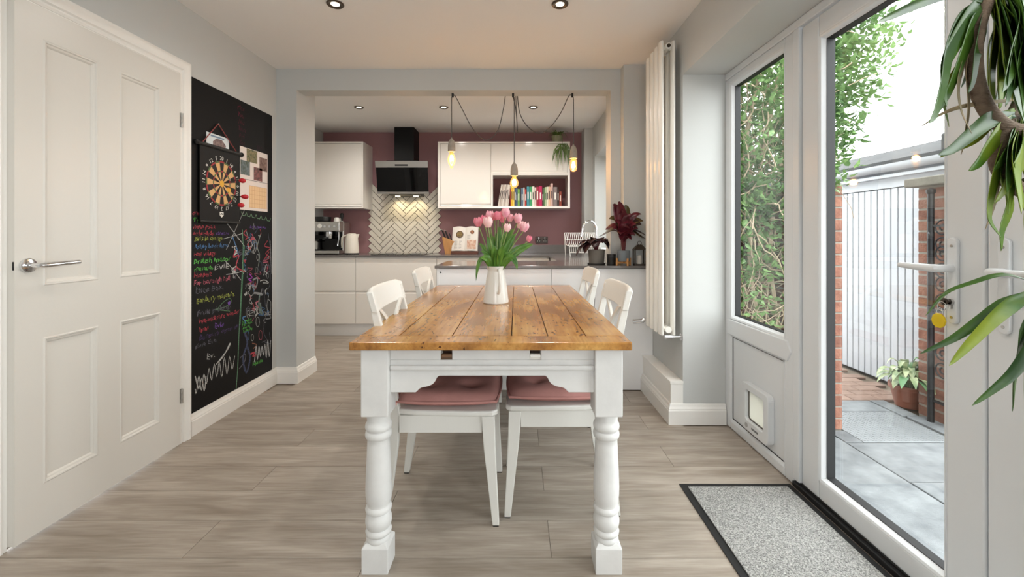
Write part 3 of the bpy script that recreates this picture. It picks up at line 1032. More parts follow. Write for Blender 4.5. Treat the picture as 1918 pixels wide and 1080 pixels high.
MB().lathe([(0, 0), (0.027, 0), (0.028, 0.010), (0.012, 0.014), (0, 0.014)], 20).build('base', M_STEEL, tm, smooth=True)
MB().lathe([(0.010, 0), (0.011, 0.02), (0.019, 0.05), (0.021, 0.075), (0.014, 0.092), (0, 0.094)], 20, (0, 0, 0.0135)).build('grip', M_BLACK, tm, smooth=True)

# ---- kettle
kt = thing('electric_kettle', 'cream electric kettle beside the espresso machine', 'kettle', (-1.90, 5.02, ZW))
M_CREAM = mat('cream_enamel', (228, 221, 208), 0.22)
MB().lathe([(0, 0), (0.080, 0), (0.082, 0.008), (0.080, 0.014), (0, 0.014)], 28).build('base', M_BLACK, kt, smooth=True)
MB().lathe([(0, 0.015), (0.079, 0.015), (0.080, 0.03), (0.072, 0.14), (0.064, 0.225), (0.060, 0.232), (0, 0.236)], 28).build('body', M_CREAM, kt, smooth=True)
MB().tube([(-0.060, 0, 0.215), (-0.098, 0, 0.210), (-0.112, 0, 0.190), (-0.116, 0, 0.12), (-0.114, 0, 0.075)], [0.010, 0.011, 0.012, 0.011, 0.008], 10).build('handle', M_CREAM, kt, smooth=True)
MB().hexa([(0.050, -0.022, 0.19), (0.070, -0.004, 0.185), (0.070, 0.004, 0.185), (0.050, 0.022, 0.19)], [(0.045, -0.026, 0.234), (0.086, -0.006, 0.234), (0.086, 0.006, 0.234), (0.045, 0.026, 0.234)]).build('spout', M_CREAM, kt)
MB().lathe([(0.044, 0), (0.044, 0.006), (0.015, 0.010), (0, 0.010)], 24, (0, 0, 0.235)).build('lid', M_CREAM, kt, smooth=True)

# ---- knife block with knives
kb = thing('knife_block', 'light wooden knife block beside the cookbook stand', 'knife block', (-0.78, 5.14, ZW))
M_OAK = mat('oak_wood', (190, 138, 82), 0.45, var=0.15, vs_=12, stretch=(4, 4, 0.6))
MB().prism([(-0.050, 0), (0.050, 0), (0.066, 0.145), (-0.078, 0.200), (-0.086, 0.185)], 'y', -0.055, 0.055).build('block', M_OAK, kb, bevel=0.004)
for i, (dx, dy, ln, nm) in enumerate(((-0.055, -0.03, 0.105, 'front left'), (-0.055, 0.02, 0.10, 'back left'), (-0.015, -0.03, 0.115, 'front middle'), (-0.015, 0.02, 0.11, 'back middle'), (0.030, -0.03, 0.10, 'front right'))):
    kn = thing('kitchen_knife', 'black handled knife in the %s slot of the wooden block' % nm, 'knife', (-0.78 + dx, 5.14 + dy, ZW + 0.186 - (dx + 0.055) * 0.38), group='knives in the wooden block')
    kn.rotation_euler = (0, math.radians(-22), 0)
    MB().box(-0.006, 0.006, -0.005, 0.005, 0.0, ln).build('handle', M_BLACK, kn, bevel=0.003)
    MB().box(-0.0065, 0.0065, -0.0055, 0.0055, ln - 0.004, ln + 0.004).build('end_cap', M_STEEL, kn, bevel=0.002)

# ---- open cookbook on a stand
cs_ = thing('cookbook_stand', 'dark wooden cookbook stand on the worktop', 'book stand', (-0.60, 5.10, ZW))
M_WAL = mat('walnut', (96, 52, 34), 0.4, var=0.2, vs_=10, stretch=(0.5, 4, 4))
MB().box(-0.16, 0.16, -0.06, 0.02, 0.0, 0.035).build('ledge', M_WAL, cs_, bevel=0.004)
MB().hexa([(-0.14, 0.0, 0.03), (0.14, 0.0, 0.03), (0.14, 0.012, 0.03), (-0.14, 0.012, 0.03)], [(-0.14, 0.075, 0.27), (0.14, 0.075, 0.27), (0.14, 0.087, 0.27), (-0.14, 0.087, 0.27)]).build('back_rest', M_WAL, cs_)
cb = thing('open_cookbook', 'open recipe book with food photographs on the stand', 'book', (-0.60, 5.06, ZW + 0.036))
cb.rotation_euler = (math.radians(-17), 0, math.radians(-4))
pg = mat('page_white', (226, 220, 212), 0.6)
for sx in (-1, 1):
    rows = []
    for i in range(9):
        u = i / 8
        rows.append([(sx * u * 0.150, -0.018 * math.sin(PI * u) ** 0.8 - 0.002, 0.0), (sx * u * 0.150, -0.018 * math.sin(PI * u) ** 0.8 - 0.002, 0.285 + 0.01 * math.sin(PI * u))])
    p = MB().sheet(rows).build('page', pg, cb, solid=0.004)
box(-0.155, 0.155, 0.003, 0.008, -0.002, 0.292).build('cover', mat('pale_cover', (205, 200, 190), 0.6), cb)
def disc(r, c, n=20, e=0.0):
    return MB().lathe([(0, 0), (r, 0), (r, 0.001 + e), (0, 0.001 + e)], n, c, Matrix.Rotation(PI / 2, 4, 'X'))
disc(0.044, (-0.062, -0.0225, 0.195)).build('food_photo', mat('photo_plate', (84, 62, 44), 0.5, var=0.4, vs_=40), cb)
disc(0.034, (-0.062, -0.0236, 0.197)).build('food_photo', mat('photo_dish', (150, 120, 62), 0.5, rgb2=(88, 74, 40), vs_=70), cb)
disc(0.024, (0.085, -0.0225, 0.225)).build('food_photo', mat('photo_dish2', (170, 110, 70), 0.5, rgb2=(90, 60, 50), vs_=60), cb)
box(0.030, 0.135, -0.0235, -0.0222, 0.02, 0.13).build('food_photo', mat('photo_dish3', (186, 120, 88), 0.5, rgb2=(226, 208, 190), vs_=30), cb)
ink = mat('grey_ink', (150, 144, 138), 0.7)
for i in range(8):
    box(-0.12, -0.03 - 0.02 * RND.random(), -0.0215, -0.0205, 0.025 + i * 0.014, 0.029 + i * 0.014).build('text_line', ink, cb)
for i in range(4):
    box(0.03, 0.075, -0.0215, -0.0205, 0.15 + i * 0.012, 0.153 + i * 0.012).build('text_line', ink, cb)

# ---- double wall socket
sk = thing('wall_socket', 'chrome double socket on the mauve wall', 'socket', (0.325, YF, 1.065))
box(-0.075, 0.075, -0.010, -0.0005, -0.044, 0.044)  .build('faceplate', mat('dark_bronze_plate', (84, 74, 70), 0.35, 0.7), sk, bevel=0.003)
for sx in (-0.038, 0.038):
    box(sx - 0.026, sx + 0.026, -0.0115, -0.0098, -0.030, 0.012).build('insert', M_BLACK, sk, bevel=0.001)
    for a in ((0, 0.004), (-0.012, -0.014), (0.012, -0.014)):
        box(sx + a[0] - 0.004, sx + a[0] + 0.004, -0.0125, -0.0112, a[1] - 0.004, a[1] + 0.004).build('pin_slot', mat('socket_cream', (220, 216, 206), 0.5), sk)
    box(sx - 0.006, sx + 0.006, -0.014, -0.0098, 0.018, 0.034).build('rocker_switch', M_CHROME, sk)

# ---- dish rack of bent wire
dr = thing('dish_rack', 'white wire dish rack on the worktop beside the sink', 'dish rack', (0.72, 4.72, ZW))
M_WIRE = mat('white_wire', (232, 230, 226), 0.3)
XA, XB = -0.165, 0.17
for i in range(17):
    x = XA + (XB - XA) * i / 16
    MB().tube([(x + 0.02, -0.13, 0.035), (x + 0.012, -0.135, 0.10), (x + 0.012, -0.120, 0.105), (x + 0.012, 0.02, 0.105), (x, 0.05, 0.12), (x - 0.012, 0.10, 0.245)], 0.0032, 6).build('wire', M_WIRE, dr, smooth=True)
for y_, z, o_ in ((-0.13, 0.035, 0.02), (-0.135, 0.10, 0.012), (0.02, 0.105, 0.012), (0.10, 0.245, -0.012), (0.07, 0.17, -0.005)):
    MB().cyl((XA + o_, y_, z), (XB + o_, y_, z), 0.004, n=8).build('rail', M_WIRE, dr, smooth=True)
for x in (XA, XB):
    MB().tube([(x + 0.012, -0.135, 0.10), (x + 0.02, -0.15, 0.0)], 0.004, 6).build('leg', M_WIRE, dr)
    MB().tube([(x - 0.012, 0.10, 0.245), (x, 0.13, 0.0)], 0.004, 6).build('leg', M_WIRE, dr)

# ---- tap
tp = thing('kitchen_tap', 'chrome swan-neck tap by the sink under the window', 'tap', (0.86, 4.62, ZW))
MB().lathe([(0, 0), (0.026, 0), (0.026, 0.008), (0.020, 0.012), (0.019, 0.06), (0, 0.062)], 20).build('base', M_CHROME, tp, smooth=True)
pts = [(0, 0, 0.05), (0, 0, 0.27)] + [(-0.075 + 0.075 * math.cos(a), 0, 0.27 + 0.10 * math.sin(a)) for a in [i * PI / 12 for i in range(1, 13)]] + [(-0.158, 0, 0.225), (-0.164, 0, 0.20)]
MB().tube(pts, 0.0125, 12).build('spout', M_CHROME, tp, smooth=True)
MB().cyl((0, -0.02, 0.04), (0, -0.07, 0.055), 0.006, n=10).build('lever', M_CHROME, tp, smooth=True)

# ---- pots and plants on the bar end
M_CONC = mat('grey_concrete', (126, 124, 118), 0.85, var=0.1, vs_=25)
M_SOIL = mat('soil', (46, 34, 26), 0.95)
YP = 3.36
def px(u, v, Y):
    return ((u - 966) / 811 * Y, CAMH - (v - 440) / 811 * Y)

pot = thing('plant_pot', 'grey concrete pot holding the low dark-leaved begonia', 'plant pot', (0.612, 3.28, ZW))
MB().lathe([(0, 0.004), (0.052, 0.004), (0.056, 0.012), (0.064, 0.112), (0.060, 0.112), (0.057, 0.095), (0, 0.095)], 28).build('pot', mat('taupe_pot', (118, 112, 104), 0.7), pot, smooth=True)
MB().lathe([(0, 0), (0.066, 0), (0.070, 0.010), (0, 0.010)], 28).build('saucer', mat('dark_saucer', (52, 50, 48), 0.6), pot, smooth=True)
M_DARKLEAF = mat('dark_begonia_leaf', (44, 34, 30), 0.3, rgb2=(74, 40, 44), vs_=12)
M_REDLEAF = mat('red_aglaonema_leaf', (70, 20, 30), 0.32, rgb2=(122, 40, 54), vs_=14, trans=0.15)
M_OLIVELEAF = mat('olive_leaf', (60, 66, 36), 0.35, rgb2=(112, 84, 48), vs_=16, trans=0.15)
bg = thing('begonia_plant', 'low plant with drooping near-black leaves in the concrete pot', 'plant', (0.612, 3.28, ZW + 0.096))
MB().cyl((0, 0, -0.001), (0, 0, 0.004), 0.056, n=24).build('soil', M_SOIL, bg)
for i, (tx, ty, tz, wd_) in enumerate(((-0.16, -0.03, -0.035, 0.062), (-0.10, -0.07, -0.01, 0.070), (-0.03, -0.09, 0.035, 0.075), (0.055, -0.07, 0.055, 0.075), (0.095, -0.02, 0.045, 0.065), (-0.07, 0.02, 0.055, 0.07), (0.02, 0.05, 0.06, 0.07), (-0.12, -0.05, 0.045, 0.06), (0.08, -0.05, 0.02, 0.07), (-0.06, -0.08, 0.06, 0.07), (0.03, -0.08, 0.065, 0.07), (-0.14, 0.02, 0.03, 0.07), (0.0, -0.06, 0.075, 0.08))):
    st = [Vector((0, 0, 0)), Vector((tx * 0.25, ty * 0.25, 0.055 + max(0, tz) * 0.4))]
    lf = bez(st[1], (tx * 0.5, ty * 0.5, 0.085), (tx * 0.85, ty * 0.85, tz + 0.05), (tx, ty, tz), 8)
    MB().tube([st[0], st[1]], 0.003, 5).build('stalk', mat('red_stalk', (98, 36, 40), 0.5), bg)
    blade(MB(), lf, wd_ * 1.35, fold=0.12).build('leaf', M_DARKLEAF, bg, solid=0.0012, smooth=True)

st = thing('plant_stand', 'small wooden cross stand under the blue-grey pot', 'plant stand', (0.788, 3.165, ZW))
stx = Vector((0.788, 3.165, ZW))
for i in range(4):
    a = i * PI / 2 + 0.3
    MB().cyl((0.055 * math.cos(a), 0.055 * math.sin(a) , 0.0), (0.055 * math.cos(a), 0.055 * math.sin(a), 0.055), 0.0075, n=10).build('leg', M_OAK, st, smooth=True)
for i in range(2):
    a = i * PI / 2 + 0.3
    d = Vector((math.cos(a), math.sin(a), 0))
    MB().obox((0, 0, 0.022 + 0.0005 * i), (0.10, 0.016, 0.014), Matrix.Rotation(a, 3, 'Z')).build('crossbar', M_OAK, st, bevel=0.002)
pot = thing('plant_pot', 'blue-grey pot on the wooden stand with the red leaved plant', 'plant pot', (0.788, 3.165, ZW + 0.030))
MB().lathe([(0, 0), (0.040, 0), (0.0445, 0.006), (0.0465, 0.080), (0.043, 0.080), (0.041, 0.068), (0, 0.068)], 28).build('pot', mat('blue_grey_pot', (118, 126, 132), 0.6), pot, smooth=True)
rp = thing('aglaonema_plant', 'upright plant with broad crimson leaves in the blue-grey pot', 'plant', (0.788, 3.165, ZW + 0.0985))
MB().cyl((0, 0, -0.001), (0, 0, 0.003), 0.0405, n=24).build('soil', M_SOIL, rp)
LEAVES = [  # tip x, y, z (local), width, material
    (-0.085, -0.02, 0.345, 0.085, 0), (-0.03, -0.05, 0.30, 0.09, 0), (0.025, 0.0, 0.34, 0.075, 2), (0.05, -0.04, 0.27, 0.08, 0),
    (0.125, -0.02, 0.275, 0.055, 0), (-0.115, -0.04, 0.24, 0.07, 2), (-0.075, -0.07, 0.215, 0.085, 0), (0.015, -0.09, 0.205, 0.09, 0),
    (0.145, 0.0, 0.225, 0.07, 2), (0.09, -0.06, 0.17, 0.07, 0), (-0.15, -0.05, 0.135, 0.055, 2), (-0.13, 0.02, 0.165, 0.06, 0),
    (0.17, -0.01, 0.12, 0.06, 1), (0.19, 0.02, 0.085, 0.055, 1), (-0.185, 0.0, 0.11, 0.05, 1), (0.055, -0.10, 0.12, 0.07, 0), (-0.05, -0.10, 0.13, 0.075, 0), (0.13, -0.05, 0.10, 0.06, 2),
    (-0.055, -0.06, 0.36, 0.08, 0), (0.02, -0.07, 0.26, 0.08, 0), (0.125, -0.02, 0.20, 0.09, 1), (-0.09, -0.05, 0.17, 0.06, 0), (0.07, -0.08, 0.20, 0.06, 0), (-0.04, -0.07, 0.09, 0.05, 0), (0.04, -0.07, 0.09, 0.05, 0)]
MM = [M_REDLEAF, M_DARKLEAF, M_OLIVELEAF]
for tx, ty, tz, wd_, k in LEAVES:
    b0 = Vector((tx * 0.12, ty * 0.12, 0.05 + tz * 0.22))
    if Vector((tx, ty)).length > 0.12:
        b0.z = 0.08 + tz * 0.3
    MB().tube(bez((tx * 0.05, ty * 0.05, 0), (tx * 0.07, ty * 0.07, 0.04), b0 * 0.8, b0, 5), 0.0032, 5).build('stalk', MATS['red_stalk'], rp)
    lf = bez(b0, b0 + Vector((tx * 0.2, ty * 0.2, 0.06 + 0.03)), Vector((tx * 0.7, ty * 0.7, tz + 0.01)), (tx, ty, tz), 9)
    upv = Vector((0, -0.8, 0.6)) if tz > 0.16 else Vector((0, -0.2, 1))
    blade(MB(), lf, wd_ * 0.95, up=upv, fold=0.16, prof=lambda t: math.sin(PI * t ** 0.75) ** 0.85 if 0 < t < 1 else 0.02).build('leaf', MM[k], rp, solid=0.001, smooth=True)

ln_ = thing('lantern', 'dark metal candle lantern at the right end of the bar', 'lantern', (0.905, 3.168, ZW))
M_IRON = mat('dark_bronze', (70, 62, 54), 0.45, 0.6)
box(-0.042, 0.042, -0.030, 0.030, 0.0, 0.012).build('base', M_IRON, ln_, bevel=0.002)
for sx in (-0.038, 0.038):
    for sy in (-0.026, 0.026):
        box(sx - 0.004, sx + 0.004, sy - 0.004, sy + 0.004, 0.012, 0.115).build('post', M_IRON, ln_)
MB().hexa([(-0.046, -0.034, 0.115), (0.046, -0.034, 0.115), (0.046, 0.034, 0.115), (-0.046, 0.034, 0.115)], [(-0.016, -0.012, 0.152), (0.016, -0.012, 0.152), (0.016, 0.012, 0.152), (-0.016, 0.012, 0.152)]).build('roof', M_IRON, ln_)
MB().tube([(0.014 * math.cos(a), 0, 0.164 + 0.014 * math.sin(a)) for a in [i * PI / 8 for i in range(16)]], 0.002, 6, closed=True).build('ring', M_IRON, ln_)
MB().cyl((0, 0, 0.012), (0, 0, 0.075), 0.018, n=16).build('candle', mat('wax', (190, 186, 178), 0.6), ln_)
jr = thing('dark_jar', 'small black jar between the concrete pot and the plant stand', 'jar', (0.703, 3.185, ZW))
MB().lathe([(0, 0), (0.030, 0), (0.032, 0.006), (0.032, 0.070), (0, 0.070)], 20).build('body', mat('smoked_glass', (30, 30, 30), 0.15), jr, smooth=True)
MB().lathe([(0, 0.0695), (0.033, 0.0695), (0.033, 0.082), (0, 0.084)], 20).build('lid', M_BLACK, jr, smooth=True)

# ---- spider plant on the wall unit
spd = thing('spider_plant', 'spider plant trailing from the top of the wall cabinet', 'plant', (0.49, 5.16, 2.2185))
M_SPID = mat('spider_leaf', (70, 98, 48), 0.4, rgb2=(122, 146, 78), vs_=18, trans=0.25)
M_SPOT = mat('cream_pot', (150, 148, 120), 0.5)
MB().lathe([(0, 0), (0.050, 0), (0.066, 0.085), (0.062, 0.085), (0.058, 0.07), (0, 0.07)], 24).build('pot', M_SPOT, spd, smooth=True)
r2 = random.Random(4)
for i in range(34):
    a = r2.uniform(0, 2 * PI)
    ln2 = r2.uniform(0.07, 0.15)
    e = Vector((math.cos(a) * ln2 * (1.2 if math.cos(a) > 0 else 0.8), math.sin(a) * ln2 * 0.8 - 0.02, 0))
    lf = bez((e.x * 0.1, e.y * 0.1, 0.07), (e.x * 0.3, e.y * 0.3, 0.13), (e.x * 0.8, e.y * 0.8, 0.17), (e.x, e.y, r2.uniform(0.005, 0.10)), 6)
    blade(MB(), lf, 0.012, fold=0.2).build('leaf', M_SPID, spd, smooth=True)
run = bez((0.03, -0.06, 0.10), (0.05, -0.15, 0.12), (0.055, -0.16, 0.0), (0.045, -0.145, -0.05), 10)
MB().tube(run, 0.002, 5).build('runner', M_SPID, spd)
for i in range(46):
    a = r2.uniform(0, 2 * PI)
    ln2 = r2.uniform(0.06, 0.13)
    o_ = Vector((0.045 + r2.uniform(-0.02, 0.04), -0.145, r2.uniform(-0.10, -0.04)))
    e = o_ + Vector((math.cos(a) * ln2 * 1.0 , math.sin(a) * 0.03 - 0.012, -r2.uniform(0.06, 0.27)))
    lf = bez(o_, o_ + Vector((math.cos(a) * ln2 * 0.5, math.sin(a) * 0.02, 0.03)), Vector((e.x, e.y, (o_.z + e.z) / 2)), e, 6)
    for p in lf:
        p.y = min(p.y, -0.112)
    blade(MB(), lf, 0.0095, up=Vector((0, -1, 0.3)), fold=0.2).build('leaf', M_SPID, spd, smooth=True)

# ================================================================== LAMPS
def downlight(x, y, z, label, watts):
    t = thing('downlight', label, 'downlight', (x, y, z), group='recessed ceiling downlights')
    MB().lathe([(0.022, -0.001), (0.046, -0.001), (0.046, -0.005), (0.042, -0.009), (0.034, -0.008), (0.022, -0.003)], 28, cap=False).build('bezel', mat('bronze_bezel', (92, 80, 70), 0.3, 0.8), t, smooth=True)
    MB().lathe([(0, -0.0005), (0.0225, -0.0005), (0.0225, -0.004), (0, -0.005)], 24).build('lens', emit('downlight_lens', (255, 240, 212), 9.0), t)
    l = bpy.data.lights.new('downlight_lamp', 'SPOT')
    l.energy = watts
    l.color = (1.0, 0.94, 0.86)
    l.spot_size = math.radians(165)
    l.spot_blend = 0.8
    l.shadow_soft_size = 0.045
    o = bpy.data.objects.new('downlight_lamp', l)
    COL.objects.link(o)
    o.parent = t
    o.location = (0, 0, -0.02)


downlight(-0.987, 2.367, ZC, 'ceiling downlight over the left side of the dining table', LAMP)
downlight(0.242, 2.367, ZC, 'ceiling downlight over the right side of the dining table', LAMP)
downlight(-0.987, 0.80, ZC, 'ceiling downlight above the viewer on the door side', LAMP)
downlight(0.242, 0.80, ZC, 'ceiling downlight above the viewer on the garden side', LAMP)
downlight(-1.568, 4.33, ZC + 0.015, 'leftmost kitchen ceiling downlight by the wall cabinet', LAMP * 1.7)
downlight(-0.72, 4.33, ZC + 0.015, 'middle kitchen ceiling downlight left of the pendants', LAMP * 1.7)
downlight(0.175, 4.33, ZC + 0.015, 'rightmost kitchen ceiling downlight between two pendants', LAMP * 1.7)

ZB = 2.229
M_CABLE = mat('grey_flex', (74, 70, 68), 0.7)
M_SOCK = mat('concrete_socket', (150, 142, 132), 0.9, var=0.12, vs_=40, bump=0.2, bs=120)
M_BULB = glassy('amber_bulb_glass', (1.0, 0.86, 0.62), 0.06)
M_FIL = emit('glowing_filament', (255, 186, 96), 60.0)
_t = M_BULB.node_tree
_e = _t.nodes.new('ShaderNodeEmission')
_e.inputs[0].default_value = (1.0, 0.50, 0.16, 1)
_e.inputs[1].default_value = 0.55
_a = _t.nodes.new('ShaderNodeAddShader')
_m = [n for n in _t.nodes if n.bl_idname == 'ShaderNodeMixShader'][0]
_t.links.new(_m.outputs[0], _a.inputs[0])
_t.links.new(_e.outputs[0], _a.inputs[1])
_t.links.new(_a.outputs[0], _t.nodes['Material Output'].inputs[0])


def pendant(x, zs, label, swoop, shape):
    yp = 3.375
    t = thing('pendant_lamp', label, 'pendant lamp', (x, yp, ZB), group='pendant lamps hooked under the beam')
    hk = MB().box(-0.008, 0.008, -0.008, 0.008, -0.030, -0.0005).build('hook', M_BLACK, t, bevel=0.002)
    top = zs - ZB
    pts = [(0.006, 0, -0.022), (-0.008, 0, -0.030), (-0.009, 0, -0.06), (-0.009, 0, top + 0.01)] if swoop >= 0 else [(-0.006, 0, -0.022), (0.008, 0, -0.030), (0.009, 0, -0.06), (0.009, 0, top + 0.01)]
    sgn = -1 if swoop >= 0 else 1
    cx = 0.009 * sgn
    MB().tube([(0, 0, -0.024), (cx * 0.8, 0, -0.026), (cx, 0, -0.045), (cx, 0, top)], 0.0032, 8).build('cable', M_CABLE, t, smooth=True)
    MB().lathe([(0, 0), (0.006, 0), (0.007, -0.010), (0.018, -0.020), (0.027, -0.050), (0.029, -0.075), (0.029, -0.110), (0.025, -0.112), (0.0, -0.112)][::-1], 24, (cx, 0, top)).build('socket', M_SOCK, t, smooth=True)
    zb = top - 0.112
    if shape == 0:
        prof = [(0.014, 0), (0.016, -0.012), (0.028, -0.04), (0.0315, -0.062), (0.026, -0.09), (0.014, -0.108), (0.010, -0.125), (0.0, -0.128)]
    elif shape == 1:
        prof = [(0.014, 0), (0.016, -0.012), (0.028, -0.03), (0.034, -0.052), (0.030, -0.074), (0.016, -0.088), (0.0, -0.091)]
    else:
        prof = [(0.014, 0), (0.022, -0.008), (0.0275, -0.02), (0.0275, -0.075), (0.022, -0.092), (0.010, -0.101), (0.0, -0.102)]
    MB().lathe([(0.013, 0.0), (0.0145, -0.004), (0.0145, -0.018), (0.012, -0.022)], 18, (cx, 0, zb)).build('screw_cap', mat('brass_cap', (196, 158, 92), 0.3, 0.9), t, smooth=True)
    b = MB().lathe(prof[::-1], 24, (cx, 0, zb), cap=False).build('bulb', M_BULB, t, smooth=True)
    fl = MB()
    for i in range(5):
        a = i * 2 * PI / 5
        fl.tube([(cx + 0.007 * math.cos(a), 0.007 * math.sin(a), zb - 0.026), (cx + 0.012 * math.cos(a + 0.6), 0.012 * math.sin(a + 0.6), zb - 0.070)], 0.0034, 6)
    fl.build('filament', M_FIL, b, smooth=True)
    l = bpy.data.lights.new('pendant_light', 'POINT')
    l.energy = 2.6
    l.color = (1.0, 0.66, 0.34)
    l.shadow_soft_size = 0.022
    o = bpy.data.objects.new('pendant_light', l)
    COL.objects.link(o)
    o.parent = t
    o.location = (cx, 0, zb - 0.05)
    return t


def swag(t, x, pts):
    MB().tube([Vector(p) - Vector((x, 3.375, ZB)) for p in smooth_path(pts, 6)], 0.0032, 8).build('swag_cable', M_CABLE, t, smooth=True)


xa = px(848, 0, 3.375)[0]
xb = px(961, 0, 3.375)[0]
xc = px(1072, 0, 3.375)[0]
def sw(pl):
    return [(px(u, v, 3.40)[0], 3.375 + (3.46 - 3.375) * f_, px(u, v, 3.40)[1]) for u, v, f_ in pl]
t = pendant(xa, 1.885, 'left pendant lamp with concrete holder and pear-shaped bulb', 1, 0)
swag(t, xa, [(xa, 3.375, ZB - 0.024)] + sw([(853, 181, 0.05), (866, 205, 0.2), (885, 240, 0.4), (909, 261, 0.6), (930, 245, 0.8), (940, 212, 0.95)]) + [(px(947, 0, 3.46)[0], 3.462, 2.26), (px(949, 0, 3.46)[0], 3.462, ZC)])
t = pendant(xb, 1.697, 'middle pendant lamp hanging lowest with a round bulb', -1, 1)
swag(t, xb, [(xb, 3.375, ZB - 0.024)] + sw([(966, 205, 0.3), (970, 246, 0.8)]) + [(px(967, 0, 3.46)[0], 3.462, 2.12), (px(965, 0, 3.46)[0], 3.462, ZC)])
t = pendant(xc, 1.833, 'right pendant lamp with concrete holder and tubular bulb', -1, 2)
swag(t, xc, [(xc, 3.375, ZB - 0.024)] + sw([(1065, 181, 0.05), (1050, 212, 0.2), (1030, 238, 0.4), (1008, 248, 0.6), (985, 230, 0.8), (973, 205, 0.95)]) + [(px(969, 0, 3.46)[0], 3.462, 2.26), (px(968, 0, 3.46)[0], 3.462, ZC)])

# ================================================================== DINING TABLE
TX0, TX1, TY0, TY1, TZ = -0.5465, 0.382, 1.416, 3.05, 0.775
tb = thing('dining_table', 'farmhouse dining table with honey plank top and chunky white turned legs', 'table', ((TX0 + TX1) / 2, (TY0 + TY1) / 2, 0))
EB = 0.095
box(TX0, TX1, TY0, TY0 + EB - 0.001, TZ - 0.027, TZ).build('end_board', M_WOODTOP, tb, w=1, bevel=0.004)
box(TX0, TX1, TY1 - EB + 0.001, TY1, TZ - 0.027, TZ).build('end_board', M_WOODTOP, tb, w=1, bevel=0.004)
# board joints measured along the front end board
cuts = [TX0, -0.407, -0.222, -0.0145, 0.112, 0.245, TX1]
for i in range(6):
    g0 = 0 if i == 0 else 0.0016
    g1 = 0 if i == 5 else 0.0016
    box(cuts[i] + g0, cuts[i + 1] - g1, TY0 + EB, TY1 - EB, TZ - 0.027, TZ).build('board', M_WOODTOP, tb, w=1, bevel=0.0012, seg=1)
box(TX0 + 0.02, TX1 - 0.02, TY0 + 0.06, TY1 - 0.06, TZ - 0.036, TZ - 0.0275).build('batten', mat('dark_underside', (74, 48, 28), 0.7), tb, w=1)
LX = (-0.514 + 0.046, 0.355 - 0.046)
LY = (1.433 + 0.046, TY1 - 0.017 - 0.046)
S = 0.046
prof = [(0.033, 0.085), (0.039, 0.092), (0.041, 0.100), (0.038, 0.107), (0.036, 0.110), (0.042, 0.116), (0.0435, 0.124), (0.040, 0.131), (0.037, 0.134), (0.0415, 0.142), (0.044, 0.155), (0.0435, 0.166), (0.040, 0.178), (0.0355, 0.186),
        (0.037, 0.188), (0.0425, 0.192), (0.044, 0.199), (0.042, 0.206), (0.037, 0.210), (0.0365, 0.213), (0.040, 0.222), (0.043, 0.245), (0.0435, 0.270), (0.042, 0.32), (0.0395, 0.37), (0.0375, 0.42), (0.037, 0.436), (0.0385, 0.438),
        (0.043, 0.443), (0.0445, 0.451), (0.043, 0.459), (0.0395, 0.463), (0.0395, 0.466), (0.043, 0.470), (0.0445, 0.478), (0.043, 0.487), (0.039, 0.491), (0.038, 0.50), (0.040, 0.525)]
for x in LX:
    for y_ in LY:
        lg = MB()
        lg.lathe(prof, 32, (x, y_, 0))
        lg.build('leg', M_LEGW, tb, w=1, smooth=True)
for x in LX:
    for y_ in LY:
        box(x - S, x + S, y_ - S, y_ + S, 0.522, TZ - 0.0275).build('leg_block', M_LEGW, tb, w=1, bevel=0.004)
        MB().hexa([(x - S + 0.002, y_ - S + 0.002, 0), (x + S - 0.002, y_ - S + 0.002, 0), (x + S - 0.002, y_ + S - 0.002, 0), (x - S + 0.002, y_ + S - 0.002, 0)],
                  [(x - S + 0.002, y_ - S + 0.002, 0.084), (x + S - 0.002, y_ - S + 0.002, 0.084), (x + S - 0.002, y_ + S - 0.002, 0.084), (x - S + 0.002, y_ + S - 0.002, 0.084)]).add(
            [(x - S + 0.002, y_ - S + 0.002, 0.084), (x + S - 0.002, y_ - S + 0.002, 0.084), (x + S - 0.002, y_ + S - 0.002, 0.084), (x - S + 0.002, y_ + S - 0.002, 0.084),
             (x - 0.034, y_ - 0.034, 0.096), (x + 0.034, y_ - 0.034, 0.096), (x + 0.034, y_ + 0.034, 0.096), (x - 0.034, y_ + 0.034, 0.096)],
            [(0, 1, 5, 4), (1, 2, 6, 5), (2, 3, 7, 6), (3, 0, 4, 7), (4, 5, 6, 7)]).build('foot_block', M_LEGW, tb, w=1, bevel=0.002)


def apron(xa_, xb_, ya_, yb_, z0, z1, along, nm='apron'):
    pass


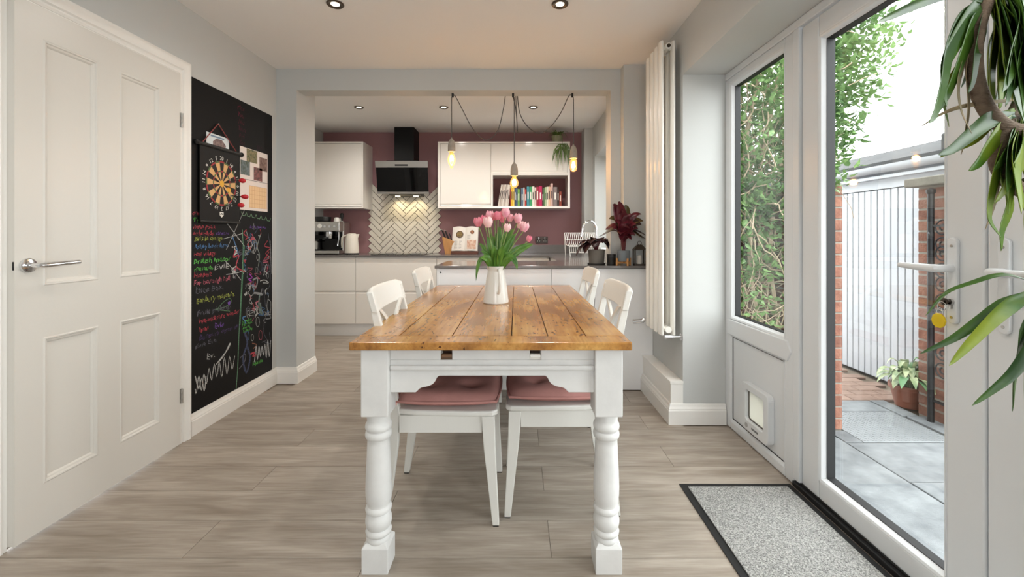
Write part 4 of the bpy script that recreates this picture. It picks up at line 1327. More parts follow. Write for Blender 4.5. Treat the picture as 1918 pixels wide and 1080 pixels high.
# short aprons at both ends with the cut-out lower edge, long aprons along the sides
xl, xr = LX[0] + S, LX[1] - S
zlow, zhi = 0.596, 0.652
def cutpoly(x0, x1, ztop):
    lft = [(x0, zlow), (x0 + 0.085, zlow), (x0 + 0.098, zlow + 0.013), (x0 + 0.105, zlow + 0.0165), (x0 + 0.128, zlow + 0.021), (x0 + 0.142, zlow + 0.028), (x0 + 0.150, zlow + 0.037), (x0 + 0.156, zlow + 0.050), (x0 + 0.163, zhi)]
    rgt = [(x1 - (p[0] - x0), p[1]) for p in reversed(lft)]
    return lft + rgt + [(x1, ztop), (x0, ztop)]
hooks = [px(836, 0, 1.455)[0], px(1003, 0, 1.455)[0]]
for ya_, yb_, yo in ((1.458, 1.480, 1.447), (TY1 - 0.062, TY1 - 0.040, TY1 - 0.032)):
    ap = MB().prism(cutpoly(xl, xr, 0.706), 'y', ya_, yb_)
    # strip above is interrupted by the two slots of the leaf runners
    xs = [xl] + [v for h in hooks for v in (h - 0.019, h + 0.019)] + [xr]
    for i in range(0, 6, 2):
        ap.box(xs[i], xs[i + 1], ya_, yb_, 0.706, TZ - 0.0275)
    a_ = ap.build('apron', M_LEGW, tb, w=1, bevel=0.002)
    y0_, y1_ = (yo, ya_) if yo < ya_ else (yb_, yo)
    MB().box(xl, xr, y0_ - 0.001, y1_ + 0.001, 0.672, 0.690).build('moulding', M_LEGW, a_, w=1, bevel=0.006, seg=3)
    for i, h in enumerate(hooks):
        MB().box(h - 0.0185, h + 0.0185, min(ya_, yb_) + 0.006, max(ya_, yb_) + 0.04, 0.7062, 0.7125).build('runner', mat('runner_%d' % i, (92, 66, 44) if i == 0 else (225, 220, 212), 0.5), a_, w=1)
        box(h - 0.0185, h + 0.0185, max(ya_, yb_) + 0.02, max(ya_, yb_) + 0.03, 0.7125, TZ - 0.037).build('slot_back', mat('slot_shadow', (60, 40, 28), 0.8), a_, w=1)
        box(h - 0.0185, h + 0.0185, ya_ + 0.002, yb_, 0.7127, 0.724).build('catch', mat('runner_c%d' % i, (120, 88, 60) if i == 0 else (238, 236, 230), 0.4), a_, w=1, bevel=0.003)
for x in (LX[0] - 0.020, LX[1] + 0.020):
    box(x - 0.011, x + 0.011, LY[0] + S, LY[1] - S, 0.655, TZ - 0.037).build('apron', M_LEGW, tb, w=1, bevel=0.002)

# ================================================================== CHAIRS
def make_chair(label):
    t = thing('dining_chair', label, 'chair', group='white cross-back chairs around the dining table')
    W = 0.195
    # seat, slightly dished edge
    MB().prism([(-0.205, -0.185), (-0.205, 0.185), (-0.10, 0.205), (0.10, 0.215), (0.195, 0.212), (0.215, 0.195), (0.215, -0.195), (0.195, -0.212), (0.10, -0.215), (-0.10, -0.205)], 'z', 0.428, 0.450).build('seat', M_CHAIR, t, bevel=0.007, seg=3)

    def leg(pts, hw, hd):
        mb = MB()
        n = len(pts)
        vv = []
        for i, (x, y, z) in enumerate(pts):
            for sx, sy in ((-1, -1), (1, -1), (1, 1), (-1, 1)):
                vv.append((x + sx * hd[i], y + sy * hw[i], z))
        fs = [(0, 3, 2, 1), tuple(4 * (n - 1) + k for k in range(4))]
        for i in range(n - 1):
            for k in range(4):
                k2 = (k + 1) % 4
                fs.append((4 * i + k, 4 * i + k2, 4 * i + 4 + k2, 4 * i + 4 + k))
        return mb.add(vv, fs)
    for s in (-1, 1):
        leg([(0.208, s * 0.190, 0.004), (0.196, s * 0.190, 0.15), (0.184, s * 0.190, 0.30), (0.178, s * 0.190, 0.428)], [0.013, 0.016, 0.019, 0.021], [0.013, 0.017, 0.022, 0.025]).build('leg', M_CHAIR, t, bevel=0.003)
        box(0.197, 0.219, s * 0.190 - 0.012, s * 0.190 + 0.012, 0, 0.004).build('foot_pad', M_BLACK, t)
        leg([(-0.232, s * 0.182, 0.004), (-0.213, s * 0.182, 0.14), (-0.196, s * 0.182, 0.30), (-0.190, s * 0.182, 0.43), (-0.205, s * 0.186, 0.56), (-0.238, s * 0.192, 0.73), (-0.274, s * 0.198, 0.895)],
            [0.012, 0.013, 0.014, 0.014, 0.013, 0.012, 0.011], [0.013, 0.018, 0.022, 0.025, 0.021, 0.016, 0.012]).build('leg', M_CHAIR, t, bevel=0.003)
        box(-0.243, -0.221, s * 0.182 - 0.010, s * 0.182 + 0.010, 0, 0.004).build('foot_pad', M_BLACK, t)
        box(-0.166, 0.154, s * 0.190 - 0.009, s * 0.190 + 0.009, 0.362, 0.428).build('seat_rail', M_CHAIR, t)
    box(0.168, 0.186, -0.169, 0.169, 0.362, 0.428).build('seat_rail', M_CHAIR, t)
    box(-0.200, -0.182, -0.168, 0.168, 0.362, 0.428).build('seat_rail', M_CHAIR, t)
    # top rail: curved board
    rows = []
    vv, fs = [], []
    N = 10
    for i in range(N + 1):
        u = -1 + 2 * i / N
        y_ = u * 0.213
        cv = -0.022 * (1 - u * u)
        for z, xo in ((0.826, -0.243), (0.905, -0.264), (0.918, -0.272), (0.918, -0.282), (0.905, -0.290), (0.826, -0.269)):
            e = 0.012 if (abs(u) > 0.97 and z > 0.91) else 0
            vv.append((xo + cv, y_, z - e))
    for i in range(N):
        for k in range(6):
            k2 = (k + 1) % 6
            fs.append((6 * i + k, 6 * i + k2, 6 * i + 6 + k2, 6 * i + 6 + k))
    fs += [(0, 1, 2, 3, 4, 5), tuple(6 * N + k for k in range(6))]
    MB().add(vv, fs).build('top_rail', M_CHAIR, t, bevel=0.004, smooth=True)
    MB().hexa([(-0.213, -0.176, 0.520), (-0.195, -0.176, 0.520), (-0.195, 0.176, 0.520), (-0.213, 0.176, 0.520)], [(-0.221, -0.176, 0.560), (-0.203, -0.176, 0.560), (-0.203, 0.176, 0.560), (-0.221, 0.176, 0.560)]).build('lower_rail', M_CHAIR, t, bevel=0.002)
    for s in (-1, 1):
        pts = []
        for i in range(9):
            u = i / 8
            y_ = s * (-0.150 + 0.300 * u + 0.035 * math.sin(2 * PI * u))
            z = 0.545 + 0.29 * u
            x = -0.212 - 0.046 * u - 0.010 * math.sin(PI * u) + s * 0.006
            pts.append((x, y_, z))
        vv, fs = [], []
        for i, p in enumerate(pts):
            for dx, dy in ((-0.006, -0.016), (0.006, -0.016), (0.006, 0.016), (-0.006, 0.016)):
                vv.append((p[0] + dx, p[1] + dy, p[2]))
        for i in range(8):
            for k in range(4):
                k2 = (k + 1) % 4
                fs.append((4 * i + k, 4 * i + k2, 4 * i + 4 + k2, 4 * i + 4 + k))
        fs += [(0, 3, 2, 1), (32, 33, 34, 35)]
        MB().add(vv, fs).build('cross_slat', M_CHAIR, t, smooth=True)
    return t


CH = [(-0.285, 1.875, 0, 'white cross-back chair at the left side, nearer the camera'),
      (0.175, 1.925, PI, 'white cross-back chair at the right side, nearer the camera'),
      (-0.315, 2.725, 0, 'white cross-back chair at the left side, nearer the kitchen'),
      (0.200, 2.725, PI, 'white cross-back chair at the right side, nearer the kitchen')]
ch0 = make_chair(CH[0][3])
ch0.location = (CH[0][0], CH[0][1], 0)
for x, y_, rz, lab in CH[1:]:
    dup(ch0, (x, y_, 0), rz, lab)


def make_cushion(label):
    t = thing('seat_cushion', label, 'cushion', group='dusty pink seat cushions on the dining chairs')
    N = 22
    hx, hy = 0.205, 0.205
    tufts = [(-0.085, -0.085), (-0.085, 0.085), (0.085, -0.085), (0.085, 0.085)]

    def pos(i, j):
        u, v = -1 + 2 * i / N, -1 + 2 * j / N
        # square to rounded square
        x = hx * u * (1 - 0.06 * v * v)
        y_ = hy * v * (1 - 0.06 * u * u)
        e = (1 - abs(u) ** 5) * (1 - abs(v) ** 5)
        h = 0.029 * max(0, e) ** 0.45
        d = 0
        for tx, ty in tufts:
            d += math.exp(-((x - tx) ** 2 + (y_ - ty) ** 2) / 0.0011)
        wr = 0.0018 * math.sin(38 * x + 3 * y_) * math.sin(9 * y_ + 2)
        return x, y_, h, d, wr
    top, bot = [], []
    for i in range(N + 1):
        rt, rb = [], []
        for j in range(N + 1):
            x, y_, h, d, wr = pos(i, j)
            rt.append((x, y_, 0.031 + h * 1.15 * (1 - 0.75 * min(1, d)) + wr))
            rb.append((x, y_, 0.031 - h * 1.06))
        top.append(rt)
        bot.append(rb)
    b = MB()
    b.sheet(top)
    b.sheet(bot)
    n1 = (N + 1) ** 2
    edge = [(i, 0) for i in range(N)] + [(N, j) for j in range(N)] + [(i, N) for i in range(N, 0, -1)] + [(0, j) for j in range(N, 0, -1)]
    idx = [i * (N + 1) + j for i, j in edge]
    for a, c in zip(idx, idx[1:] + idx[:1]):
        b.f.append((a, c, n1 + c, n1 + a))
    b.build('pad', M_PINK, t, smooth=True)
    pp = [top[i][j] for i, j in edge]
    MB().tube([(p[0] * 1.008, p[1] * 1.008, 0.029) for p in pp], 0.0055, 8, closed=True).build('piping', M_PINK, t, smooth=True)
    for tx, ty in tufts:
        MB().lathe([(0.011, -0.002), (0.010, 0.003), (0.004, 0.005), (0, 0.005)], 12, (tx, ty, 0.030)).build('button', M_PINK, t, smooth=True)
    for s in (-1, 1):
        MB().sheet([[(-0.19, s * 0.20, 0.020), (-0.19, s * 0.20, 0.028)], [(-0.205, s * 0.222, 0.012), (-0.203, s * 0.222, 0.026)], [(-0.215, s * 0.232, -0.010), (-0.205, s * 0.236, -0.006)], [(-0.222, s * 0.238, -0.034), (-0.206, s * 0.242, -0.036)]]).build('tie', mat('pale_pink_tie', (224, 178, 170), 0.8), t, solid=0.002)
    return t


cu0 = make_cushion('dusty pink tufted cushion on the left chair nearer the camera')
cu0.location = (CH[0][0] + 0.015, CH[0][1], 0.4505)
for i, lab in ((1, 'dusty pink tufted cushion on the right chair nearer the camera'), (2, 'dusty pink cushion on the left chair nearer the kitchen'), (3, 'dusty pink cushion on the right chair nearer the kitchen')):
    dx = 0.015 if CH[i][2] == 0 else -0.005
    dup(cu0, (CH[i][0] + dx, CH[i][1], 0.4505), CH[i][2], lab)

# ================================================================== JUG AND TULIPS
JX, JY = -0.103, 2.25
M_JUG = mat('white_glazed_jug', (218, 216, 209), 0.18, bump=0.02, bs=20)
jug = thing('flower_jug', 'white ceramic jug full of tulips on the dining table', 'jug', (JX, JY, TZ))
jp = [(0.0, 0.0), (0.062, 0.0), (0.066, 0.004), (0.066, 0.012), (0.062, 0.04), (0.056, 0.09), (0.049, 0.13), (0.043, 0.158), (0.042, 0.168), (0.045, 0.180), (0.049, 0.190), (0.046, 0.191), (0.041, 0.180), (0.038, 0.165), (0.040, 0.15), (0.05, 0.09), (0.056, 0.02), (0, 0.012)]
MB().lathe(jp, 40, cap=False).build('body', M_JUG, jug, smooth=True)
hp = smooth_path([(0.014, -0.041, 0.170), (0.018, -0.062, 0.176), (0.022, -0.082, 0.160), (0.024, -0.090, 0.120), (0.022, -0.084, 0.080), (0.017, -0.070, 0.058), (0.013, -0.056, 0.060)], 5)
MB().tube(hp, [0.0075] * (len(hp)), 12, flat=0.8).build('handle', M_JUG, jug, smooth=True)
MB().hexa([(-0.016, 0.036, 0.155), (0.016, 0.036, 0.155), (0.004, 0.044, 0.155), (-0.004, 0.044, 0.155)], [(-0.022, 0.038, 0.190), (0.022, 0.038, 0.190), (0.006, 0.070, 0.196), (-0.006, 0.070, 0.196)]).build('spout', M_JUG, jug)

M_STEM = mat('tulip_stem', (128, 152, 82), 0.4, trans=0.1)
M_TLEAF = mat('tulip_leaf', (60, 112, 38), 0.32, rgb2=(120, 166, 66), vs_=9, stretch=(3, 3, 1), trans=0.3)
PINKS = [mat('pink_petal_a', (238, 164, 186), 0.5, rgb2=(248, 212, 212), vs_=28, trans=0.25), mat('pink_petal_b', (232, 122, 150), 0.5, rgb2=(246, 172, 184), vs_=28, trans=0.25),
         mat('pink_petal_c', (250, 206, 210), 0.5, rgb2=(252, 228, 222), vs_=28, trans=0.25)]


def petal(mb, ang, h, rmax, tilt):
    rows = []
    for i in range(7):
        t = i / 6
        r = rmax * (0.25 + 0.95 * math.sin(PI * (0.10 + 0.62 * t)) ** 1.0) * (1 - 0.22 * max(0, t - 0.6) / 0.4)
        wd_ = rmax * 1.25 * (math.sin(PI * (0.12 + 0.80 * t)) ** 0.7)
        z = h * t
        row = []
        for k in (-1, -0.5, 0, 0.5, 1):
            a = ang + k * wd_ / max(r, 0.006) * 0.62
            rr = r * (1 - 0.05 * abs(k)) + 0.0012 * (1 - abs(k))
            row.append((rr * math.cos(a), rr * math.sin(a), z - 0.10 * h * abs(k) ** 2 * t))
        rows.append(row)
    mb.sheet(rows)


BL = [  # pixel u, v of the bloom centre, depth offset, height px, colour
    (898, 415, 0.00, 18, 1, 'outermost tulip on the left'), (908, 410, 0.03, 17, 1, 'tulip just inside the leftmost one'), (917, 416, -0.05, 20, 2, 'large pale tulip in front on the left'),
    (918, 402, 0.02, 17, 0, 'tulip above the large pale one'), (927, 404, 0.05, 15, 1, 'deep pink tulip half hidden left of centre'), (934, 403, 0.00, 16, 1, 'deep pink tulip left of the tallest'),
    (948, 398, -0.01, 18, 0, 'tallest tulip at the top of the bunch'), (942, 409, 0.05, 14, 1, 'tulip tucked below the tallest'), (956, 407, 0.02, 15, 0, 'tulip just right of the tallest'),
    (951, 426, -0.06, 15, 2, 'lowest pale bud in the centre front'), (970, 408, 0.00, 18, 0, 'tall tulip right of centre'), (981, 424, -0.02, 19, 0, 'tulip leaning right below the tall one'),
    (974, 420, 0.04, 15, 2, 'pale tulip behind the right-leaning one'), (990, 446, -0.01, 12, 1, 'small closed bud far out on the right')]
r3 = random.Random(5)
PXM = JY / 811
mouth = Vector((0, 0, 0.178))
LEAFSPEC = {0: [((-0.075, -0.03, 0.27), 0.030)], 1: [((-0.09, 0.01, 0.31), 0.026), ((-0.10, -0.035, 0.115), 0.024)], 2: [((-0.075, -0.055, 0.235), 0.040)], 3: [((-0.03, 0.03, 0.36), 0.036)],
            4: [((-0.045, -0.02, 0.345), 0.034)], 5: [((-0.01, -0.045, 0.30), 0.036)], 6: [((0.02, 0.02, 0.40), 0.034), ((0.01, -0.05, 0.26), 0.034)], 7: [((0.0, 0.05, 0.36), 0.034)],
            8: [((0.055, 0.02, 0.37), 0.036)], 9: [((0.045, -0.05, 0.30), 0.034), ((0.11, -0.05, 0.175), 0.034)], 10: [((0.09, 0.03, 0.385), 0.038), ((0.08, -0.03, 0.26), 0.034)],
            11: [((0.105, -0.01, 0.36), 0.036)], 12: [((0.10, 0.04, 0.33), 0.03)], 13: [((0.195, -0.01, 0.305), 0.046)]}
for i, (u, v, dy, hp_, ci, lab) in enumerate(BL):
    bx_ = (u - 930) * PXM
    bz = CAMH - (v - 440) * PXM - TZ
    t = thing('tulip', 'pink tulip in the jug, %s' % lab, 'tulip', (JX, JY, TZ + 0.02), group='pink tulips in the white jug')
    c = Vector((bx_, dy, bz - 0.02))
    h = hp_ * PXM
    base = c - Vector((0, 0, h / 2))
    root = Vector((bx_ * 0.12, dy * 0.2, 0.0))
    neck = Vector((max(-0.026, min(0.026, bx_ * 0.28)), max(-0.02, min(0.02, dy * 0.5)), 0.155))
    pts = smooth_path([root, neck, (neck + base) / 2 + Vector((-bx_ * 0.03, 0, 0.012)), base], 5)
    MB().tube(pts, 0.0030, 6).build('stem', M_STEM, t, smooth=True)
    d = (base - neck).normalized()
    q = Vector((0, 0, 1)).rotation_difference((d + Vector((0, 0, 1.2))).normalized()).to_matrix()
    mbp = MB()
    bm_ = thing  # noqa
    for k in range(6):
        one = MB()
        petal(one, k * PI / 3 + i, h * (1.0 if k % 2 else 0.95), h * (0.40 if k % 2 else 0.36), 0)
        one.v = [tuple(q @ Vector(p) + base) for p in one.v]
        one.build('petal', PINKS[ci], t, smooth=True)
    for tip, wd_ in LEAFSPEC.get(i, []):
        tip = Vector(tip) - Vector((0, 0, 0.02))
        nk = Vector((max(-0.028, min(0.028, tip.x * 0.3)), max(-0.026, min(0.022, tip.y * 0.35)), 0.15))
        if tip.z < 0.2:
            pth = bez(nk, nk + Vector((tip.x * 0.35, tip.y * 0.4, 0.11)), Vector((tip.x * 0.95, tip.y, 0.21)), tip, 10)
        else:
            pth = bez(nk, nk + Vector((tip.x * 0.1, tip.y * 0.3, 0.08)), Vector((tip.x * 0.75, tip.y * 0.9, tip.z * 0.85 + 0.03)), tip, 10)
        blade(MB(), pth, wd_, up=Vector((0.15, -1, 0.25)), fold=0.22).build('leaf', M_TLEAF, t, smooth=True, solid=0.0008)

# ================================================================== RADIATOR
rd = thing('radiator', 'tall vertical column radiator on the wall beside the glazed panel', 'radiator', (0.92, 2.78, 0.52))
M_RAD = mat('cream_white_enamel', (238, 235, 227), 0.22)
def oval(cx, cy, a, b, n=16):
    return [(cx + a * math.cos(t_), cy + b * math.sin(t_)) for t_ in [2 * PI * i / n for i in range(n)]]
for k in range(4):
    yc = 2.640 + k * 0.084
    MB().prism(oval(0.885, yc, 0.013, 0.034), 'z', 0.52, 2.30).build('tube', M_RAD, rd, w=1, smooth=True, bevel=0.004)
    MB().prism(oval(0.955, yc, 0.013, 0.034), 'z', 0.52, 2.30).build('tube', M_RAD, rd, w=1, smooth=True, bevel=0.004)
for z in (0.555, 2.265):
    MB().cyl((0.92, 2.606, z), (0.92, 2.926, z), 0.019, n=16).build('header', M_RAD, rd, w=1, smooth=True)
    for k in range(4):
        MB().cyl((0.885, 2.64 + k * 0.084, z), (0.955, 2.64 + k * 0.084, z), 0.015, n=10).build('link', M_RAD, rd, w=1, smooth=True)
MB().cyl((0.92, 2.604, 2.265), (0.92, 2.598, 2.265), 0.011, n=12).build('plug', M_IRON, rd, w=1, smooth=True)
for z in (0.8, 2.0):
    MB().box(0.965, 0.9995, 2.77, 2.79, z, z + 0.03).build('bracket', M_RAD, rd, w=1)
vl = MB().cyl((0.90, 2.612, 0.512), (0.94, 2.612, 0.512), 0.013, n=14).tube([(0.94, 2.612, 0.512), (0.975, 2.612, 0.512), (0.999, 2.612, 0.512)], [0.008, 0.008, 0.008], 10).build('valve', M_CHROME, rd, w=1, smooth=True)
MB().lathe([(0, 0), (0.022, 0), (0.020, 0.004), (0, 0.004)], 20, (0.9955, 2.612, 0.512), RX).build('collar', M_CHROME, vl, w=1, smooth=True)
vl2 = MB().cyl((0.885, 2.93, 0.555), (0.885, 2.965, 0.555), 0.010, n=12).tube([(0.885, 2.95, 0.555), (0.86, 2.955, 0.54), (0.80, 2.96, 0.535)], [0.014, 0.016, 0.015], 12).build('valve', M_CHROME, rd, w=1, smooth=True)

# ================================================================== DOORMAT
dm = thing('doormat', 'grey flecked doormat with a black rubber edge by the garden doors', 'doormat', (0.99, 1.30, 0))
ringm = MB()
mx0, mx1, my0, my1 = 0.738, 1.238, 0.65, 1.955
ringm.box(mx0, mx1, my0, my1, 0.0005, 0.004)
ringm.build('backing', M_RUBBER, dm, w=1)
mb = MB().box(mx0 + 0.028, mx1 - 0.028, my0 + 0.028, my1 - 0.028, 0.004, 0.009)
pile = mat('grey_fleck_pile', (96, 96, 94), 0.95, rgb2=(206, 206, 202), vs_=230, detail=2, bump=0.9, bs=240)
mb.build('pile', pile, dm, w=1, bevel=0.002)

# ================================================================== BLACKBOARD
XB_ = XL + 0.004
cbd = thing('blackboard', 'tall black chalkboard covered in coloured chalk notes and scribbles', 'blackboard', (XL, 2.83, 0.123))
box(XL, XB_, 2.412, 3.235, 0.123, 2.016).build('panel', mat('blackboard_paint', (10, 10, 11), 0.6, var=0.25, vs_=3, spec=0.25), cbd, w=1)


def bpt(u, v):
    """photo point on the board plane -> (Y, Z) on the wall"""
    Y = 811 * (-XB_) / (966 - u)
    return Y, CAMH - (v - 440) / 811 * Y


CHALK = {}


def chalk(rgb):
    if rgb not in CHALK:
        CHALK[rgb] = mat('chalk_%d_%d_%d' % rgb, tuple(int(c * 0.42) for c in rgb), 0.95, rgb2=rgb, vs_=260, detail=2)
    return CHALK[rgb]


RED, GRN, BLU, YEL, WHT, GRY, PUR, PNK = (206, 78, 92), (112, 214, 96), (98, 146, 200), (186, 196, 92), (214, 214, 210), (112, 110, 122), (136, 92, 186), (214, 110, 130)


def write(s, u0, u1, v, hpx, rgb, tiltz=0.0):
    y0, z0 = bpt(u0, v)
    y1, _ = bpt(u1, v)
    vv, ff = text_verts(s, 1.0)
    if not vv:
        return
    xs = [p[0] for p in vv]
    wid = max(xs) - min(xs)
    hh = hpx / 811 * y0
    ph = r3.uniform(0, 6)
    out = []
    for p in vv:
        a = (p[0] - min(xs)) / wid
        b = p[1] / 0.72 * hh
        Y = y0 + (y1 - y0) * a + 0.12 * b + 0.0016 * math.sin(9 * a * len(s) + ph)
        Z = z0 - hh / 2 + b * (1 + 0.22 * math.sin(5 * a * len(s) + ph)) + 0.004 * math.sin(3.1 * a * len(s) + ph) + tiltz * a
        out.append((XB_ + 0.0006, Y, Z))
    MB().add(out, ff).build('writing', chalk(rgb), cbd, w=1)


for a in [('one', 360, 374, 397, 9, RED), ('Trail', 361, 382, 411, 9, GRN), ('ryton pools.', 362, 404, 423, 8, RED), ('umberslade.', 361, 401, 436, 8, RED), ('adventure', 404, 428, 436, 6, PUR),
          ('girls in charge.', 364, 418, 446, 8, YEL), ('Astley book farm.', 363, 428, 461, 9, BLU), ('red wings.', 363, 405, 475, 9, RED), ('british motor', 363, 432, 489, 10, GRN),
          ('museum.', 364, 400, 503, 9, GRN), ('EVIE', 402, 428, 500, 10, WHT), ('Herbert', 363, 396, 516, 9, RED), ('Far borough hall.', 363, 432, 530, 10, PNK), ('Dice Box.', 366, 418, 545, 11, GRY),
          ('Banbury museum.', 368, 439, 563, 11, YEL), ('Fruit picking.', 369, 432, 587, 10, GRY), ('Warwickshire wonder', 371, 448, 603, 9, RED), ('farm', 372, 390, 618, 9, RED), ('Evie', 402, 419, 611, 9, PUR),
          ('Banbury open air', 373, 448, 633, 9, (84, 66, 110)), ('Evie Eve', 366, 405, 649, 8, GRY), ('Ev.', 387, 402, 669, 10, WHT),
          ('Mon', 445, 457, 199, 8, (120, 44, 66)), ('Tues', 445, 457, 213, 8, (120, 44, 66)), ('Wed', 445, 457, 226, 8, (112, 40, 58)), ('Thurs', 446, 460, 239, 8, (100, 40, 60)), ('Fri', 448, 457, 253, 8, (92, 36, 56)), ('Sat', 449, 458, 266, 8, (84, 36, 52)),
          ('Jan', 481, 491, 274, 8, (66, 36, 52)), ('vivien', 453, 471, 602, 6, GRN), ('simms', 453, 472, 608, 6, GRN), ('evie', 454, 468, 614, 6, GRN), ('simms', 455, 472, 620, 6, GRN),
          ('adventures', 468, 497, 424, 6, PUR), ('yes', 459, 471, 533, 8, WHT), ('Et', 460, 470, 580, 10, GRY), ('Hello', 473, 492, 683, 7, GRN)]:
    write(*a)


def stroke(pts, rgb, r=0.0022, sm=True):
    P = []
    for u, v in pts:
        Y, Z = bpt(u, v)
        P.append((XB_ + 0.0004, Y, Z))
    if sm and len(P) > 2:
        P = smooth_path(P, 4)
    mb = MB()
    mb.tube(P, r, 4, flat=None)
    mb.v = [(XB_ + max(0.0, p[0] - XB_) * 0.3, p[1], p[2]) for p in mb.v]
    mb.build('chalk_stroke', chalk(rgb), cbd, w=1)


def z4(*p):   # points read from an enlarged crop
    return [(345 + a / 2.919, 430 + b / 2.919) for a, b in p]


stroke(z4((318, 0), (322, 120), (312, 330), (300, 560), (292, 760), (284, 872)), (120, 168, 132), 0.0035)
stroke(z4((330, 90), (318, 300), (306, 520)), (90, 150, 110), 0.003)
stroke(z4((215, -60), (330, 90)), WHT)
stroke(z4((330, -110), (230, 110)), WHT, 0.0018)
stroke(z4((215, 50), (320, 20)), WHT, 0.0018)
stroke(z4((220, 165), (265, 215), (310, 275)), WHT)
stroke(z4((230, 245), (290, 235), (318, 225)), WHT)
stroke(z4((340, 10), (350, 40), (372, 80), (360, 110), (385, 70), (380, 130), (395, 100), (392, 60), (372, 30)), WHT, 0.002)
stroke(z4((420, 20), (400, 90), (412, 140), (405, 200)), (170, 180, 170), 0.003)
stroke(z4((455, 60), (440, 90), (470, 100), (445, 130), (470, 150), (435, 170), (465, 120)), RED, 0.003)
stroke(z4((340, 0), (325, 20), (345, 40), (335, 55)), RED, 0.004)
stroke(z4((280, 110), (270, 150), (300, 140), (285, 200), (330, 230)), RED, 0.005)
stroke(z4((265, 40), (290, 110), (300, 150)), BLU, 0.004)
stroke(z4((355, 240), (372, 262), (352, 270), (368, 282)), (190, 60, 200), 0.004)
stroke(z4((435, 250), (445, 200), (452, 190)), WHT, 0.004)
stroke(z4((462, 190), (468, 225), (455, 230)), GRY, 0.003)
stroke(z4((460, 20), (470, 120), (468, 300), (440, 340), (445, 420)), GRY, 0.002)
stroke(z4((470, 60), (478, 240)), WHT, 0.0016)
stroke(z4((375, 275), (400, 265), (395, 310), (372, 305), (385, 330)), (160, 160, 160), 0.006)
stroke(z4((415, 280), (440, 275), (462, 290), (430, 290)), WHT, 0.003)
stroke(z4((362, 325), (350, 345), (365, 365), (355, 395), (372, 405), (362, 375), (378, 350)), WHT, 0.002)
stroke(z4((380, 345), (425, 350), (400, 350)), (170, 170, 170), 0.007)
stroke(z4((412, 355), (408, 420), (425, 465), (415, 400)), (120, 140, 130), 0.008)
stroke(z4((462, 360), (452, 420), (468, 465), (474, 400), (460, 380)), WHT, 0.002)
stroke(z4((375, 400), (385, 440), (370, 430)), RED, 0.003)
stroke(z4((392, 470), (410, 455), (445, 450), (440, 470)), WHT, 0.002)
stroke(z4((440, 480), (435, 560), (450, 600), (425, 615)), GRY, 0.0025)
stroke(z4((465, 560), (470, 620), (430, 610)), GRY, 0.002)
stroke(z4((175, 440), (215, 395), (250, 375), (255, 400), (215, 425), (170, 435), (250, 445)), (110, 150, 110), 0.002)
stroke(z4((240, 395), (246, 410), (250, 390)), PUR, 0.006)
stroke(z4((175, 735), (215, 690), (250, 620), (240, 650), (180, 730)), WHT, 0.004)
zig = [(60, 870)]
for i in range(16):
    zig.append((66 + i * 14, (800 if i % 2 else 880) - i * 8 + r3.uniform(-15, 15)))
stroke(z4(*zig), WHT, 0.003)
stroke(z4((60, 800), (80, 870), (95, 810), (110, 880), (120, 800)), WHT, 0.004)
zig = [(382, 720)]
for i in range(12):
    zig.append((385 + i * 8, (640 if i % 2 else 715) - i * 3 + r3.uniform(-12, 12)))
stroke(z4(*zig), (210, 210, 210), 0.0045)
stroke(z4((362, 680), (385, 670), (375, 690), (392, 685)), RED, 0.006)
stroke(z4((330, 560), (345, 620), (322, 700), (340, 780), (360, 700), (345, 640)), (74, 82, 112), 0.009)
stroke(z4((305, 700), (335, 680), (330, 720), (300, 760)), GRY, 0.004)
stroke(z4((372, 620), (395, 628), (378, 650)), (190, 120, 90), 0.003)
r9 = random.Random(77)
SCR = [WHT, WHT, (170, 170, 168), GRY, (150, 150, 150), RED, (96, 110, 130), WHT, PNK, BLU]
for i in range(70):
    cu_, cv_ = r9.uniform(456, 505), r9.uniform(425, 600)
    if i % 4 == 0:
        cu_, cv_ = r9.uniform(430, 470), r9.uniform(440, 520)
    hgt = r9.uniform(5, 20)
    wid_ = hgt * r9.uniform(0.15, 0.5)
    kk = r9.randint(3, 7)
    pts = [(min(507, cu_ + wid_ * r9.uniform(-1, 1)), cv_ + hgt * (j / kk - 0.5) + r9.uniform(-4, 4)) for j in range(kk)]
    stroke(pts, SCR[r9.randrange(len(SCR))], r9.choice((0.0014, 0.0018, 0.0024, 0.004)))
for i in range(14):
    cu_, cv_ = r9.uniform(462, 503), r9.uniform(440, 660)
    rr_ = r9.uniform(3, 6)
    stroke([(cu_ + 0.6 * rr_ * math.cos(a), cv_ + rr_ * 1.6 * math.sin(a)) for a in [j * PI / 5 for j in range(11)]], SCR[r9.randrange(len(SCR))], 0.0016)
# scalloped border under the calendar
sc = []
for i in range(25):
    sc.append((452 + i * 2.3, 398 + i * 0.5 + (4 if i % 4 in (1, 2, 3) else -2)))
stroke(sc, (150, 190, 150), 0.002)

